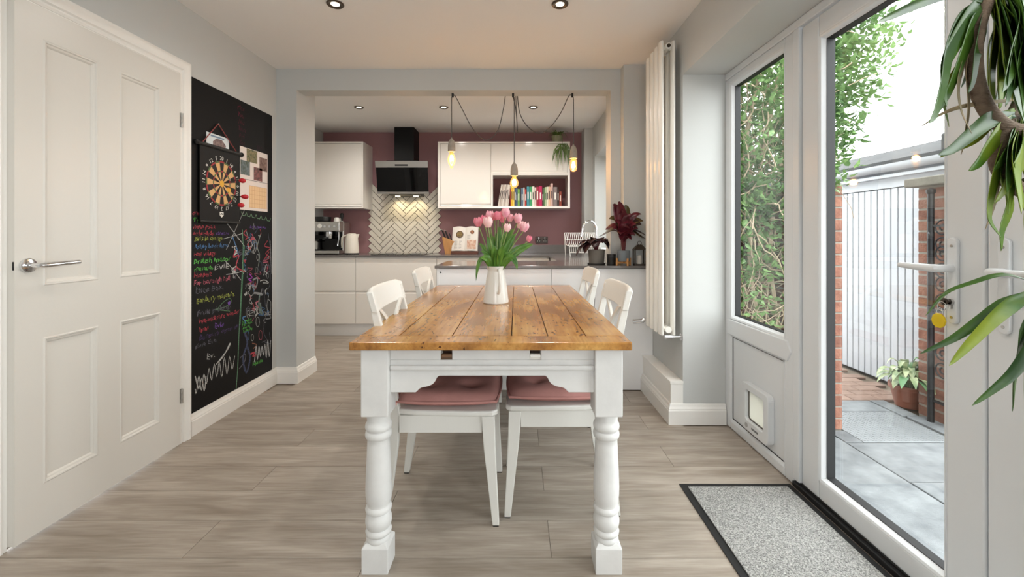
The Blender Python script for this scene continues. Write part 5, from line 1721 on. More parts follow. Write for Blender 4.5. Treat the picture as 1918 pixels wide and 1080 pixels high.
# ================================================================== DART BOARD BANNER
db = thing('dartboard_banner', 'black roll-up magnetic dartboard hanging on the blackboard', 'dartboard', (XL + 0.014, 2.655, 1.206))
DX = XB_ + 0.010
box(DX, DX + 0.003, 2.478, 2.832, 1.206, 1.655).build('banner', mat('black_banner', (9, 9, 10), 0.5, spec=0.3), db, w=1)
M_ROD = mat('black_rod', (12, 12, 12), 0.35)
MB().cyl((DX + 0.002, 2.462, 1.655), (DX + 0.002, 2.848, 1.655), 0.011, n=14).build('rod', M_ROD, db, w=1, smooth=True)
MB().cyl((DX + 0.002, 2.475, 1.206), (DX + 0.002, 2.835, 1.206), 0.008, n=12).build('rod', M_ROD, db, w=1, smooth=True)
for y_ in (2.455, 2.855):
    MB().lathe([(0, -0.016), (0.010, -0.013), (0.016, 0), (0.010, 0.013), (0, 0.016)], 16, (DX + 0.002, y_, 1.655)).build('finial', M_ROD, db, w=1, smooth=True)
M_CORD = mat('twisted_cord', (134, 62, 60), 0.8)
MB().tube([(DX + 0.004, 2.50, 1.664), (DX - 0.002, 2.635, 1.80), (DX - 0.002, 2.643, 1.80), (DX + 0.004, 2.80, 1.664)], 0.003, 6).build('cord', M_CORD, db, w=1)
MB().cyl((XB_, 2.639, 1.803), (XB_ + 0.012, 2.639, 1.803), 0.004, n=8).build('nail', M_STEEL, db, w=1)
DC = (2.662, 1.442)
RD = 0.137
TAN, BLK2, REDD, GRND = mat('dart_tan', (214, 168, 112), 0.6), mat('dart_black', (22, 16, 16), 0.6), mat('dart_red', (156, 44, 52), 0.6), mat('dart_green', (84, 104, 62), 0.6)


def sector(a0, a1, r0, r1, e):
    n = 4
    poly = [(DC[0] + r1 * math.sin(a0 + (a1 - a0) * i / n), DC[1] + r1 * math.cos(a0 + (a1 - a0) * i / n)) for i in range(n + 1)] + \
           [(DC[0] + r0 * math.sin(a0 + (a1 - a0) * i / n), DC[1] + r0 * math.cos(a0 + (a1 - a0) * i / n)) for i in range(n, -1, -1)]
    return MB().prism(poly, 'x', DX + 0.003, DX + 0.003 + e)


face = MB().lathe([(0, 0), (RD, 0), (RD, 0.0008), (0, 0.0008)], 40, (DX + 0.003, DC[0], DC[1]), RX).build('target_face', BLK2, db, w=1)
for i in range(20):
    a0, a1 = (i - 0.5) * PI / 10, (i + 0.5) * PI / 10
    sector(a0, a1, 0.016, RD - 0.010, 0.0016).build('segment', BLK2 if i % 2 == 0 else TAN, face, w=1)
    sector(a0, a1, RD - 0.010, RD, 0.0016).build('double_ring', REDD if i % 2 == 0 else GRND, face, w=1)
    sector(a0, a1, 0.070, 0.079, 0.0020).build('treble_ring', REDD if i % 2 == 0 else GRND, face, w=1)
MB().lathe([(0, 0), (0.020, 0), (0.020, 0.0024), (0, 0.0024)], 20, (DX + 0.003, DC[0], DC[1]), RX).build('bull', mat('dart_yellow', (226, 170, 58), 0.6), face, w=1)
sector(1.85, 2.25, 0.055, 0.088, 0.0026).build('bonus_segment', MATS['dart_yellow'], face, w=1)
M_NUM = mat('white_print', (226, 222, 214), 0.6)
for i, s in enumerate((20, 1, 18, 4, 13, 6, 10, 15, 2, 17, 3, 19, 7, 16, 8, 11, 14, 9, 12, 5)):
    a = i * PI / 10
    vv, ff = text_verts(str(s), 0.034)
    xs = [p[0] for p in vv]
    ys = [p[1] for p in vv]
    mx_, my_ = (min(xs) + max(xs)) / 2, (min(ys) + max(ys)) / 2
    R_ = RD + 0.018
    out = []
    for p in vv:
        lx, lz = p[0] - mx_, p[1] - my_
        out.append((DX + 0.0036, DC[0] + R_ * math.sin(a) + lx * math.cos(a) + lz * math.sin(a), DC[1] + R_ * math.cos(a) - lx * math.sin(a) + lz * math.cos(a)))
    MB().add(out, ff).build('number', M_NUM, db, w=1)
# crest under the target
cz = 1.245
MB().prism([(2.645, cz + 0.022), (2.679, cz + 0.022), (2.679, cz + 0.002), (2.662, cz - 0.012), (2.645, cz + 0.002)], 'x', DX + 0.003, DX + 0.0036).build('crest', M_NUM, db, w=1)
MB().prism([(2.650, cz + 0.010), (2.662, cz + 0.016), (2.674, cz + 0.010), (2.674, cz + 0.003), (2.662, cz + 0.009), (2.650, cz + 0.003)], 'x', DX + 0.0036, DX + 0.0042).build('crest_mark', BLK2, db, w=1)

M_DARTR = mat('dart_flight_red', (186, 26, 40), 0.4)
for yt, zt, lab in ((2.735, 1.475, 'upper red dart stuck near the edge of the target'), (2.745, 1.375, 'middle red dart pointing out beside the calendar'), (2.722, 1.318, 'lowest red dart at the bottom of the target')):
    t = thing('dart', lab, 'dart', (DX + 0.0055, yt, zt), group='red darts in the target')
    d = Vector((0.085, 0.025 if yt < 2.74 else 0.045, -0.004))
    MB().tube([(0, 0, 0), d * 0.25, d * 0.6], [0.003, 0.0035, 0.003], 8).build('barrel', M_BLACK, t, smooth=True)
    MB().tube([d * 0.55, d * 0.62, d * 0.8, d * 0.95, d], [0.003, 0.011, 0.016, 0.011, 0.002], 10).build('flight', M_DARTR, t, smooth=True)
    MB().lathe([(0, 0), (0.008, 0), (0.007, 0.004), (0, 0.005)], 12, (-0.001, 0, 0), RX).build('magnet', M_STEEL, t, smooth=True)

# picture card tucked behind the rod
pc = thing('picture_card', 'small pale picture card tucked behind the dartboard rod', 'card', (XB_ + 0.004, 2.64, 1.62))
box(XB_ + 0.0015, XB_ + 0.003, 2.545, 2.745, 1.62, 1.735).build('card', mat('pale_card', (214, 220, 222), 0.6), pc, w=1)
MB().prism([(2.60, 1.645), (2.71, 1.645), (2.715, 1.685), (2.68, 1.712), (2.63, 1.712), (2.60, 1.69)], 'x', XB_ + 0.003, XB_ + 0.0035).build('print', mat('card_print', (86, 66, 70), 0.6, rgb2=(150, 128, 122), vs_=50), pc, w=1)
box(XB_ + 0.003, XB_ + 0.0035, 2.58, 2.70, 1.716, 1.726).build('print', mat('card_blue', (120, 140, 160), 0.6), pc, w=1)

# ---- wall calendar
cl = thing('wall_calendar', 'open wall calendar with family snapshots and a peach month grid', 'calendar', (XB_, 3.01, 1.295))
cw = mat('calendar_white', (228, 216, 208), 0.6)
C0, C1 = 2.856, 3.172
box(XB_, XB_ + 0.003, C0, C1, 1.295, 1.500).build('lower_page', cw, cl, w=1)
box(XB_, XB_ + 0.003, C0, C1, 1.503, 1.715).build('upper_page', cw, cl, w=1)
for y0, y1, z0, z1, c1, c2 in ((2.925, 3.045, 1.625, 1.712, (64, 78, 48), (150, 134, 96)), (3.070, 3.165, 1.585, 1.680, (84, 54, 50), (150, 124, 110)), (2.860, 2.960, 1.530, 1.625, (118, 130, 136), (58, 72, 48)), (3.005, 3.105, 1.508, 1.600, (52, 46, 40), (150, 90, 88))):
    box(XB_ + 0.003, XB_ + 0.0036, y0, y1, z0, z1).build('snapshot', mat('snap_%d' % int(y0 * 1000), c1, 0.5, rgb2=c2, vs_=60), cl, w=1)
pch = mat('calendar_peach', (232, 196, 150), 0.6)
gridm = mat('calendar_line', (200, 150, 110), 0.6)
g0, g1, h0, h1 = 2.955, 3.160, 1.315, 1.465
box(XB_ + 0.003, XB_ + 0.0034, g0, g1, h0, h1).build('month_grid', pch, cl, w=1)
mb = MB()
for i in range(8):
    yy = g0 + (g1 - g0) * i / 7
    mb.box(XB_ + 0.0034, XB_ + 0.0038, yy - 0.0008, yy + 0.0008, h0, h1)
for i in range(6):
    zz = h0 + (h1 - h0) * i / 5
    mb.box(XB_ + 0.0034, XB_ + 0.0038, g0, g1, zz - 0.0008, zz + 0.0008)
mb.build('grid_lines', gridm, cl, w=1)

# ================================================================== CAT FLAP
cf = thing('cat_flap', 'white cat flap set in the lower panel beside the garden door', 'cat flap', (XG, 2.245, 0.085))
def rrect(y0, y1, z0, z1, r, n=5):
    out = []
    for cy, cz_, s in ((y1 - r, z1 - r, 0), (y0 + r, z1 - r, 1), (y0 + r, z0 + r, 2), (y1 - r, z0 + r, 3)):
        for i in range(n + 1):
            a = s * PI / 2 + i * PI / 2 / n
            out.append((cy + r * math.cos(a), cz_ + r * math.sin(a)))
    return out
fx = XG + 0.017
F0, F1, FZ0, FZ1 = 2.118, 2.372, 0.085, 0.335
o_, i_ = rrect(F0, F1, FZ0, FZ1, 0.03), rrect(F0 + 0.042, F1 - 0.042, FZ0 + 0.055, FZ1 - 0.035, 0.02)
def frame_solid(o_, i_, xa_, xb_):
    n = len(o_)
    vv = [(xa_, *p) for p in o_] + [(xa_, *p) for p in i_] + [(xb_, *p) for p in o_] + [(xb_, *p) for p in i_]
    fs = []
    for k in range(n):
        j = (k + 1) % n
        fs += [(k, j, n + j, n + k), (2 * n + k, 3 * n + k, 3 * n + j, 2 * n + j), (k, 2 * n + k, 2 * n + j, j), (n + k, n + j, 3 * n + j, 3 * n + k)]
    return MB().add(vv, fs)
frame_solid(o_, i_, fx - 0.034, fx).build('surround', M_UPVC, cf, w=1, bevel=0.004)
MB().prism(rrect(F0 + 0.044, F1 - 0.044, FZ0 + 0.057, FZ1 - 0.037, 0.018), 'x', fx - 0.012, fx - 0.008).build('flap', mat('frosted_flap', (222, 222, 214), 0.25, trans=0.5), cf, w=1)
frame_solid(rrect(F0 + 0.043, F1 - 0.043, FZ0 + 0.056, FZ1 - 0.036, 0.019), rrect(F0 + 0.048, F1 - 0.048, FZ0 + 0.061, FZ1 - 0.041, 0.015), fx - 0.016, fx - 0.007).build('flap_edge', mat('brown_seal', (92, 86, 80), 0.6), cf, w=1)
MB().cyl((fx - 0.036, 2.315, FZ0 + 0.028), (fx - 0.030, 2.315, FZ0 + 0.028), 0.013, n=16).build('lock_knob', mat('grey_knob', (168, 168, 166), 0.4), cf, w=1, smooth=True)
box(fx - 0.0352, fx - 0.034, 2.205, 2.265, FZ0 + 0.024, FZ0 + 0.034).build('nameplate', mat('grey_print', (120, 122, 124), 0.5), cf, w=1)

# ================================================================== KEYS
ky = thing('key_ring', 'key in the garden door lock with a yellow tag', 'keys', (1.235, 1.243, 0.87))
kx = 1.262 - 0.018
MB().cyl((kx, 1.243, 0.935), (kx - 0.012, 1.243, 0.935), 0.003, n=8).lathe([(0, 0), (0.010, 0), (0.010, 0.003), (0, 0.003)], 16, (kx - 0.012, 1.246, 0.935), RX).build('key', M_IRON, ky, w=1)
MB().tube([(kx - 0.014, 1.250 + 0.013 * math.sin(a), 0.921 + 0.013 * math.cos(a)) for a in [i * PI / 10 for i in range(20)]], 0.0012, 6, closed=True).build('ring', M_CHROME, ky, w=1)
MB().tube([(kx - 0.014, 1.256 + 0.009 * math.sin(a), 0.905 + 0.010 * math.cos(a)) for a in [i * PI / 10 for i in range(20)]], 0.001, 6, closed=True).build('ring', M_CHROME, ky, w=1)
MB().prism([(1.258 + 0.021 * math.cos(2 * PI * i / 10), 0.878 + 0.022 * math.sin(2 * PI * i / 10)) for i in range(10)], 'x', kx - 0.018, kx - 0.012).build('yellow_tag', mat('yellow_plastic', (232, 204, 26), 0.35, trans=0.2), ky, w=1, bevel=0.002)

# ================================================================== DRAGON PLANT (pot out of view to the right)
dp = thing('dragon_plant', 'dracaena with bent bare stems and drooping green leaves by the garden door', 'plant', (1.02, 0.62, 0))
YPL = 0.92
def dpt(u, v, Y=YPL):
    a, b = px(u, v, Y)
    return Vector((a, Y, b))
def z7(a, b, Y=YPL):
    return dpt(1500 + a / 2, b / 2, Y)
def z8(a, b, Y=YPL):
    return dpt(1500 + a / 2, 540 + b / 2, Y)
M_BARK = mat('dracaena_bark', (126, 108, 90), 0.9, rgb2=(96, 80, 66), vs_=60, bump=0.6, bs=160, bstretch=(0.6, 0.6, 3))
M_DRAC = mat('dracaena_leaf', (34, 68, 32), 0.34, rgb2=(84, 122, 42), vs_=8, trans=0.22)
M_DRAC2 = mat('dracaena_leaf_yellow', (150, 164, 44), 0.36, rgb2=(66, 110, 34), vs_=9, trans=0.25)
M_DEAD = mat('dracaena_leaf_dry', (150, 130, 100), 0.7, rgb2=(116, 110, 80), vs_=20)
MB().lathe([(0, 0), (0.115, 0), (0.12, 0.01), (0.15, 0.27), (0.142, 0.27), (0.136, 0.24), (0, 0.24)], 32, (1.02, 0.62, 0)).build('pot', mat('white_planter', (222, 220, 214), 0.4), dp, w=1, smooth=True)
MB().cyl((1.02, 0.62, 0.239), (1.02, 0.62, 0.245), 0.136, n=28).build('soil', M_SOIL, dp, w=1)
s1 = smooth_path([(1.01, 0.62, 0.24), (1.05, 0.66, 0.55), (1.10, 0.74, 0.85), (1.13, 0.84, 1.02), z7(900, 498), z7(836, 493), z7(760, 472), z7(695, 405), z7(656, 300), z7(650, 190), z7(664, 95), z7(690, 20), z7(720, -60)], 6)
MB().tube(s1, [0.0185 - 0.006 * (i / len(s1)) for i in range(len(s1))], 12).build('stem', M_BARK, dp, w=1, smooth=True)
s2 = smooth_path([(1.04, 0.61, 0.24), (1.07, 0.64, 0.45), (1.12, 0.72, 0.65), (1.14, 0.83, 0.76), z7(900, 740), z7(836, 718), z7(775, 675), z7(738, 615), z7(745, 550), z7(770, 490), z7(800, 430, 0.94), z7(830, 360, 0.95), z7(850, 290, 0.96)], 6)
MB().tube(s2, [0.0165 - 0.004 * (i / len(s2)) for i in range(len(s2))], 12).build('stem', M_BARK, dp, w=1, smooth=True)

LV = [  # (points in the enlarged crop), width, material, depth drift
    ([(690, 10), (640, 40), (560, 170), (525, 260), (530, 350), (545, 400)], 0.040, 0, -0.04),
    ([(680, 50), (640, 90), (600, 200), (545, 350), (480, 460)], 0.034, 0, -0.02),
    ([(670, 80), (620, 180), (590, 240), (530, 360), (555, 475)], 0.030, 1, 0.03),
    ([(690, 30), (650, 60), (640, 180), (620, 260), (600, 330)], 0.036, 0, 0.04),
    ([(720, 10), (720, 120), (705, 260), (712, 420), (710, 560)], 0.040, 1, 0.05),
    ([(740, 0), (745, 120), (760, 240), (800, 380), (836, 460)], 0.060, 0, -0.05),
    ([(770, -10), (800, 90), (820, 200), (840, 330)], 0.070, 0, -0.03),
    ([(820, -10), (830, 80), (840, 180), (850, 300)], 0.060, 0, 0.03),
    ([(700, 0), (735, 80), (745, 200), (735, 330), (715, 440)], 0.030, 0, 0.06),
    ([(640, 120), (600, 250), (585, 330), (600, 420), (640, 500)], 0.014, 2, -0.03),
    ([(660, 100), (620, 260), (625, 400), (610, 520), (600, 580)], 0.014, 2, 0.01),
    ([(800, 430), (700, 450), (620, 510), (560, 560), (515, 580)], 0.034, 0, -0.04),
    ([(800, 410), (720, 450), (650, 520), (560, 565), (520, 590)], 0.022, 1, 0.04),
    ([(790, 440), (740, 490), (690, 560), (660, 610), (628, 640)], 0.036, 1, -0.02),
    ([(770, 500), (735, 600), (705, 720), (700, 820), (750, 890)], 0.032, 1, -0.05),
    ([(760, 540), (745, 660), (770, 760), (745, 860), (750, 940)], 0.040, 1, -0.03),
    ([(800, 450), (790, 560), (770, 640), (780, 720)], 0.034, 0, 0.04),
    ([(830, 420), (805, 560), (800, 660), (820, 740), (836, 790)], 0.036, 1, -0.04),
    ([(830, 520), (840, 640), (846, 760)], 0.040, 0, 0.02),
    ([(836, 370), (700, 385), (600, 400), (520, 430), (445, 478)], 0.010, 2, 0.02),
    ([(690, 10), (560, -20), (430, 20), (330, 65), (290, 80)], 0.022, 0, -0.10),
    ([(860, 700), (836, 800), (840, 900)], 0.03, 1, 0.0),
    ([(740, 0), (760, 80), (790, 180), (812, 300), (836, 440)], 0.062, 0, -0.06),
    ([(780, -20), (820, 60), (836, 180), (842, 330)], 0.075, 0, -0.05),
    ([(700, 0), (600, 70), (545, 190), (528, 300), (500, 420), (480, 462)], 0.036, 0, -0.06),
    ([(700, 20), (740, 140), (735, 260), (740, 380), (735, 420)], 0.040, 1, 0.02),
    ([(800, -10), (806, 100), (812, 240), (830, 380), (836, 470)], 0.050, 1, 0.05),
    ([(730, -10), (726, 90), (700, 180), (700, 320), (715, 470), (712, 565)], 0.034, 1, 0.07),
    ([(820, 480), (790, 580), (800, 680), (826, 800)], 0.042, 1, -0.06),
    ([(812, 470), (780, 540), (768, 640), (772, 720)], 0.036, 0, -0.05),
    ([(780, 520), (740, 640), (720, 760), (690, 860)], 0.022, 2, 0.02),
    ([(690, 20), (670, 110), (650, 210), (640, 300), (625, 350)], 0.030, 0, -0.03),
]
ML = [M_DRAC, M_DRAC2, M_DEAD]
r7 = random.Random(31)
for i in range(16):
    x0, x1, x2 = r7.uniform(720, 830), r7.uniform(730, 860), r7.uniform(735, 880)
    y2 = r7.uniform(240, 440)
    LV.append(([(x0, r7.uniform(-40, 10)), (x1, y2 * 0.3), ((x1 + x2) / 2 + r7.uniform(-12, 12), y2 * 0.65), (x2, y2)], r7.uniform(0.04, 0.06), 0 if r7.random() < 0.7 else 1, r7.uniform(-0.07, 0.06)))
for i in range(6):
    x0, x1, x2 = r7.uniform(790, 840), r7.uniform(760, 840), r7.uniform(720, 860)
    y2 = r7.uniform(640, 840)
    LV.append(([(x0, 450), (x1, 450 + (y2 - 450) * 0.35), ((x1 + x2) / 2, 450 + (y2 - 450) * 0.7), (x2, y2)], r7.uniform(0.028, 0.042), 1 if r7.random() < 0.5 else 0, r7.uniform(-0.06, 0.05)))
for pl, wd_, k, drift in LV:
    n = len(pl)
    P = [z7(a, b, YPL + drift * (i / (n - 1))) for i, (a, b) in enumerate(pl)]
    blade(MB(), smooth_path(P, 5), wd_, up=Vector((0.5, -1, 0.2)), fold=0.18, prof=lambda t: (0.35 + 0.65 * min(1, t / 0.25)) * (1 - max(0, t - 0.35) / 0.65) ** 0.6).build('leaf', ML[k], dp, w=1, solid=0.0008, smooth=True)
LV2 = [
    ([(870, 10), (800, 55), (720, 120), (620, 220), (555, 290)], 0.027, 1, -0.06),
    ([(836, 20), (760, 60), (660, 130), (560, 195), (445, 245)], 0.024, 0, -0.02),
    ([(900, 90), (850, 230), (790, 320), (720, 380), (640, 440)], 0.022, 0, -0.04),
    ([(880, 60), (835, 160), (810, 240), (795, 340), (793, 460)], 0.036, 0, 0.02),
    ([(900, 100), (845, 240), (836, 360), (840, 460)], 0.034, 0, 0.0),
    ([(880, -20), (760, -50), (640, -20), (540, 20), (465, 105)], 0.012, 0, 0.05),
]
# these leaves grow from a low side shoot of the second stem
sh = smooth_path([s2[20], z8(980, 160), z8(930, 60), z8(880, 10)], 5)
MB().tube(sh, 0.010, 10).build('stem', M_BARK, dp, w=1, smooth=True)
for pl, wd_, k, drift in LV2:
    n = len(pl)
    P = [z8(a, b, YPL + drift * (i / (n - 1))) for i, (a, b) in enumerate(pl)]
    blade(MB(), smooth_path(P, 5), wd_, up=Vector((0.3, -0.6, 1)), fold=0.18, prof=lambda t: (0.35 + 0.65 * min(1, t / 0.25)) * (1 - max(0, t - 0.35) / 0.65) ** 0.6).build('leaf', ML[k], dp, w=1, solid=0.0008, smooth=True)

# ================================================================== OUTSIDE
ZG = -0.12
M_SLATE = mat('grey_slate', (92, 96, 99), 0.8, rgb2=(124, 128, 130), vs_=9, detail=8, bump=0.3, bs=30, rnd=0.06)
M_MORTAR = mat('pale_mortar', (136, 130, 120), 0.95)
M_BRICK = mat('red_brick', (112, 70, 56), 0.9, rgb2=(140, 98, 80), vs_=18, bump=0.4, bs=70, rnd=0.14)
struct(box(1.31, 9.0, -6.0, 12.0, ZG - 0.1, ZG - 0.022).build('ground', mat('earth', (104, 92, 78), 0.95, var=0.2, vs_=5)), 'bare earth under the patio outside', 'ground')
pv = thing('patio', 'grey slate slab patio outside the garden doors', 'patio', (2.2, 2.0, ZG - 0.022), kind='structure')
slabs = [(1.99, 2.095, 2.61, 2.765), (1.345, 1.98, -0.9, -0.05), (1.345, 1.98, -0.04, 0.80), (1.345, 1.98, 0.81, 1.60), (1.345, 1.98, 1.61, 2.66), (1.345, 1.98, 2.67, 2.74),
         (1.99, 2.68, -0.6, 0.50), (1.99, 2.68, 0.51, 1.40), (1.99, 2.68, 1.41, 2.18), (1.99, 2.68, 2.19, 2.60), (2.10, 2.66, 3.07, 3.27), (2.69, 3.12, -0.2, 0.80), (2.69, 3.12, 0.81, 1.70), (2.69, 3.12, 1.71, 2.50), (2.69, 3.12, 2.51, 2.98), (2.67, 2.78, 2.99, 3.27)]
for a in slabs:
    dz = r3.uniform(-0.002, 0.002)
    box(a[0], a[1], a[2], a[3], ZG - 0.022, ZG + dz).build('slab', M_SLATE, pv, w=1, bevel=0.004)
# studded metal cover
ck = thing('inspection_cover', 'studded grey metal cover set flush in the patio slabs', 'drain cover', (2.38, 2.83, ZG - 0.02))
box(2.10, 2.66, 2.615, 3.06, ZG - 0.021, ZG).build('plate', mat('galvanised', (132, 136, 138), 0.5, 0.3, var=0.1, vs_=10), ck, w=1, bevel=0.003)
mb = MB()
for i in range(22):
    for j in range(17):
        cx_, cy_ = 2.115 + i * 0.0252, 2.63 + j * 0.0256
        a = PI / 4 if (i + j) % 2 else -PI / 4
        mb.obox((cx_, cy_, ZG + 0.001), (0.018, 0.005, 0.003), Matrix.Rotation(a, 3, 'Z'))
tag(mb.build('studs', MATS['galvanised'], ck, w=1), kind='stuff')

# brick drive in front of the garage
bd = thing('brick_drive', 'red block paving in front of the garage door', 'paving', (2.6, 3.8, ZG - 0.022), kind='structure')
M_PAVE = mat('block_paver', (122, 98, 86), 0.9, rgb2=(144, 120, 106), vs_=16, bump=0.3, bs=60, rnd=0.10)
b0 = None
for j in range(18):
    for i in range(8):
        x0 = 1.95 + i * 0.205 + (0.1 if j % 2 else 0)
        if x0 + 0.2 > 3.12:
            continue
        if b0 is None:
            b0 = box(-0.1, 0.1, -0.049, 0.049, 0, 0.021).build('paver', M_PAVE, bd, bevel=0.003, seg=1)
            o = b0
        else:
            o = copy_part(b0, bd)
        o.location = Vector((x0 + 0.1, 3.33 + j * 0.103, ZG - 0.022)) - ORG[bd]

brk = {}


def brick_pier(name, label, x0, x1, y0, y1, z1, cap):
    t = thing(name, label, 'brick pier', ((x0 + x1) / 2, (y0 + y1) / 2, ZG - 0.02))
    box(x0 + 0.006, x1 - 0.006, y0 + 0.006, y1 - 0.006, ZG - 0.02, z1).build('core', M_MORTAR, t, w=1)
    n = int((z1 - ZG) / 0.075)
    nx = max(1, round((x1 - x0) / 0.225))
    ny = max(1, round((y1 - y0) / 0.112))
    for k in range(n):
        z = ZG + 0.002 + k * 0.075
        splits = []
        if k % 2 == 0:
            splits = [(x0 + (x1 - x0) * i / nx, x0 + (x1 - x0) * (i + 1) / nx) for i in range(nx)]
        else:
            w_ = (x1 - x0) / nx
            e = [x0] + [x0 + w_ * (i + 0.5) for i in range(nx)] + [x1]
            splits = list(zip(e[:-1], e[1:]))
        for a, b in splits:
            key = (round(b - a, 4), round(y1 - y0, 4))
            lw, ld = b - a - 0.010, y1 - y0
            if key not in brk:
                brk[key] = box(-lw / 2, lw / 2, -ld / 2, ld / 2, 0, 0.065).build('brick', M_BRICK, t, bevel=0.003, seg=1)
                o = brk[key]
            else:
                o = copy_part(brk[key], t)
            o.location = Vector(((a + b) / 2, (y0 + y1) / 2, z)) - ORG[t]
    if cap:
        box(x0 - 0.05, x1 + 0.05, y0 - 0.05, y1 + 0.05, z1, z1 + 0.06).build('cap_stone', mat('cap_stone', (112, 108, 98), 0.9, var=0.15, vs_=12, bump=0.4, bs=30), t, w=1, bevel=0.008)
    return t


brick_pier('brick_pier', 'red brick gate pier under the ivy', 1.74, 2.095, 2.77, 2.99, 1.46, False)
brick_pier('brick_pier', 'red brick gate pier with a stone cap beside the iron gate', 2.81, 3.09, 2.60, 3.03, 1.46, True)
gw = thing('garden_wall', 'low brick garden wall hidden behind the ivy', 'wall', (1.5, 2.93, ZG - 0.02))
box(1.335, 1.73, 2.96, 3.06, ZG - 0.02, 1.46).build('wall_core', mat('garden_wall_brick', (112, 76, 62), 0.9, rgb2=(140, 98, 80), vs_=14), gw, w=1)  # plain mottled brick tones, close to the piers

# wrought iron gate folded back against the right pier
ig = thing('iron_gate', 'black wrought iron gate leaf folded back against the brick pier', 'gate', (2.775, 2.75, ZG))
M_BLKI = mat('black_iron', (26, 26, 28), 0.5, 0.3)
MB().cyl((2.775, 2.895, ZG), (2.775, 2.895, 1.41), 0.019, n=12).lathe([(0.019, 0), (0.026, 0.01), (0.026, 0.03), (0, 0.045)], 12, (2.775, 2.895, 1.40)).build('post', M_BLKI, ig, w=1, smooth=True)
MB().cyl((2.775, 2.62, ZG + 0.05), (2.775, 2.62, 1.36), 0.010, n=8).build('stile', M_BLKI, ig, w=1)
for z in (0.02, 0.62, 1.18):
    MB().box(2.768, 2.782, 2.62, 2.895, z, z + 0.014).build('rail', M_BLKI, ig, w=1)
for z in (0.30, 0.75, 0.95, 1.12):
    for s in (1, -1):
        pts = []
        for i in range(22):
            a = i / 21 * 3.4 * PI
            r_ = 0.062 * (1 - i / 26)
            pts.append((2.775, 2.815 - r_ * math.cos(a), z + s * (0.05 + r_ * math.sin(a))))
        MB().tube(pts, 0.005, 6).build('scroll', M_BLKI, ig, w=1, smooth=True)

# ---- garage
ga = thing('garage', 'white garage with ribbed door and grey sloping roof', 'garage', (4.2, 4.4, ZG - 0.02))
M_GWHT = mat('white_garage_paint', (176, 180, 186), 0.5)
GXF = 3.13
MB().box(GXF + 0.03, 5.2, 2.9, 3.34, ZG - 0.02, 1.52).box(GXF + 0.03, 5.2, 4.75, 6.2, ZG - 0.02, 1.52).box(GXF + 0.10, 5.2, 3.34, 4.75, ZG - 0.02, 1.52).build('wall', M_BRICK, ga, w=1)
for k in range(20):
    y0 = 3.345 + k * 0.0675
    box(GXF, GXF + 0.02, y0 + 0.0035, y0 + 0.0640, ZG + 0.012, 1.515).build('door_slat', M_GWHT, ga, w=1, bevel=0.003, seg=1)
box(GXF + 0.010, GXF + 0.09, 3.345, 4.695, ZG + 0.005, 1.515).build('door_backing', mat('grey_groove', (70, 74, 80), 0.6), ga, w=1)
box(GXF, GXF + 0.03, 4.695, 4.75, ZG, 1.52).build('door_frame', M_GWHT, ga, w=1)
box(GXF - 0.01, GXF + 0.035, 2.9, 6.2, 1.52, 1.66).build('fascia', M_GWHT, ga, w=1)
box(GXF - 0.07, GXF - 0.01, 2.9, 6.2, 1.60, 1.625).build('soffit', M_GWHT, ga, w=1)
gp = [(GXF - 0.075 + 0.055 * math.cos(a), 1.70 + 0.055 * math.sin(a)) for a in [PI + i * PI / 8 for i in range(9)]]
MB().prism([(p[0], p[1]) for p in gp], 'y', 2.9, 6.2).build('gutter', M_GWHT, ga, w=1, smooth=True)
MB().prism([(GXF - 0.09, 1.705), (GXF - 0.09, 1.735), (3.34, 1.875), (5.3, 1.66), (5.3, 1.62)], 'y', 2.85, 6.25).build('roof', mat('grey_roof_felt', (56, 57, 58), 0.9, var=0.2, vs_=9), ga, w=1)
MB().prism([(3.04, 1.73), (3.16, 1.74), (3.16, 1.90), (3.11, 1.93), (3.07, 1.86), (3.04, 1.85)], 'y', 3.02, 3.10).build('verge_tile', mat('grey_roof_tile', (64, 63, 62), 0.9), ga, w=1, bevel=0.01)

# ---- hosta in a terracotta pot
ho = thing('potted_hosta', 'variegated hosta in a terracotta pot by the brick pier', 'plant', (2.865, 3.16, ZG))
MB().lathe([(0, 0), (0.075, 0), (0.105, 0.13), (0.115, 0.13), (0.115, 0.16), (0.102, 0.16), (0.098, 0.14), (0, 0.14)], 28).build('pot', mat('terracotta', (128, 76, 58), 0.8, var=0.12, vs_=14), ho, smooth=True)
MB().cyl((0, 0, 0.139), (0, 0, 0.143), 0.098, n=24).build('soil', M_SOIL, ho)
M_HOS = mat('hosta_leaf', (84, 112, 72), 0.4, rgb2=(196, 204, 160), vs_=22, stretch=(1, 1, 1), trans=0.2)
M_HOS2 = mat('hosta_leaf_green', (82, 128, 84), 0.4, rgb2=(120, 156, 110), vs_=9, trans=0.2)
r5 = random.Random(8)
for i in range(90):
    a = r5.uniform(0, 2 * PI)
    R_ = r5.uniform(0.10, 0.30)
    h_ = 0.14 + r5.uniform(0.05, 0.22) * (1.15 - R_ / 0.33)
    if math.sin(a) * R_ > 0.08:
        R_ *= 0.4
    if math.cos(a) * R_ > 0.05:
        R_ *= 0.6
    e = Vector((math.cos(a) * R_, math.sin(a) * R_, h_))
    st_ = Vector((e.x * 0.15, e.y * 0.15, 0.14))
    lf = bez(st_, (e.x * 0.3, e.y * 0.3, h_ * 0.7 + 0.12), (e.x * 0.75, e.y * 0.75, h_ + 0.09), e, 8)
    blade(MB(), lf, r5.uniform(0.034, 0.055), fold=0.14, prof=lambda t: max(0.05, math.sin(PI * max(0, (t - 0.25) / 0.75)) ** 0.7 if t > 0.25 else 0.05)).build('leaf', M_HOS if r5.random() < 0.75 else M_HOS2, ho, smooth=True)

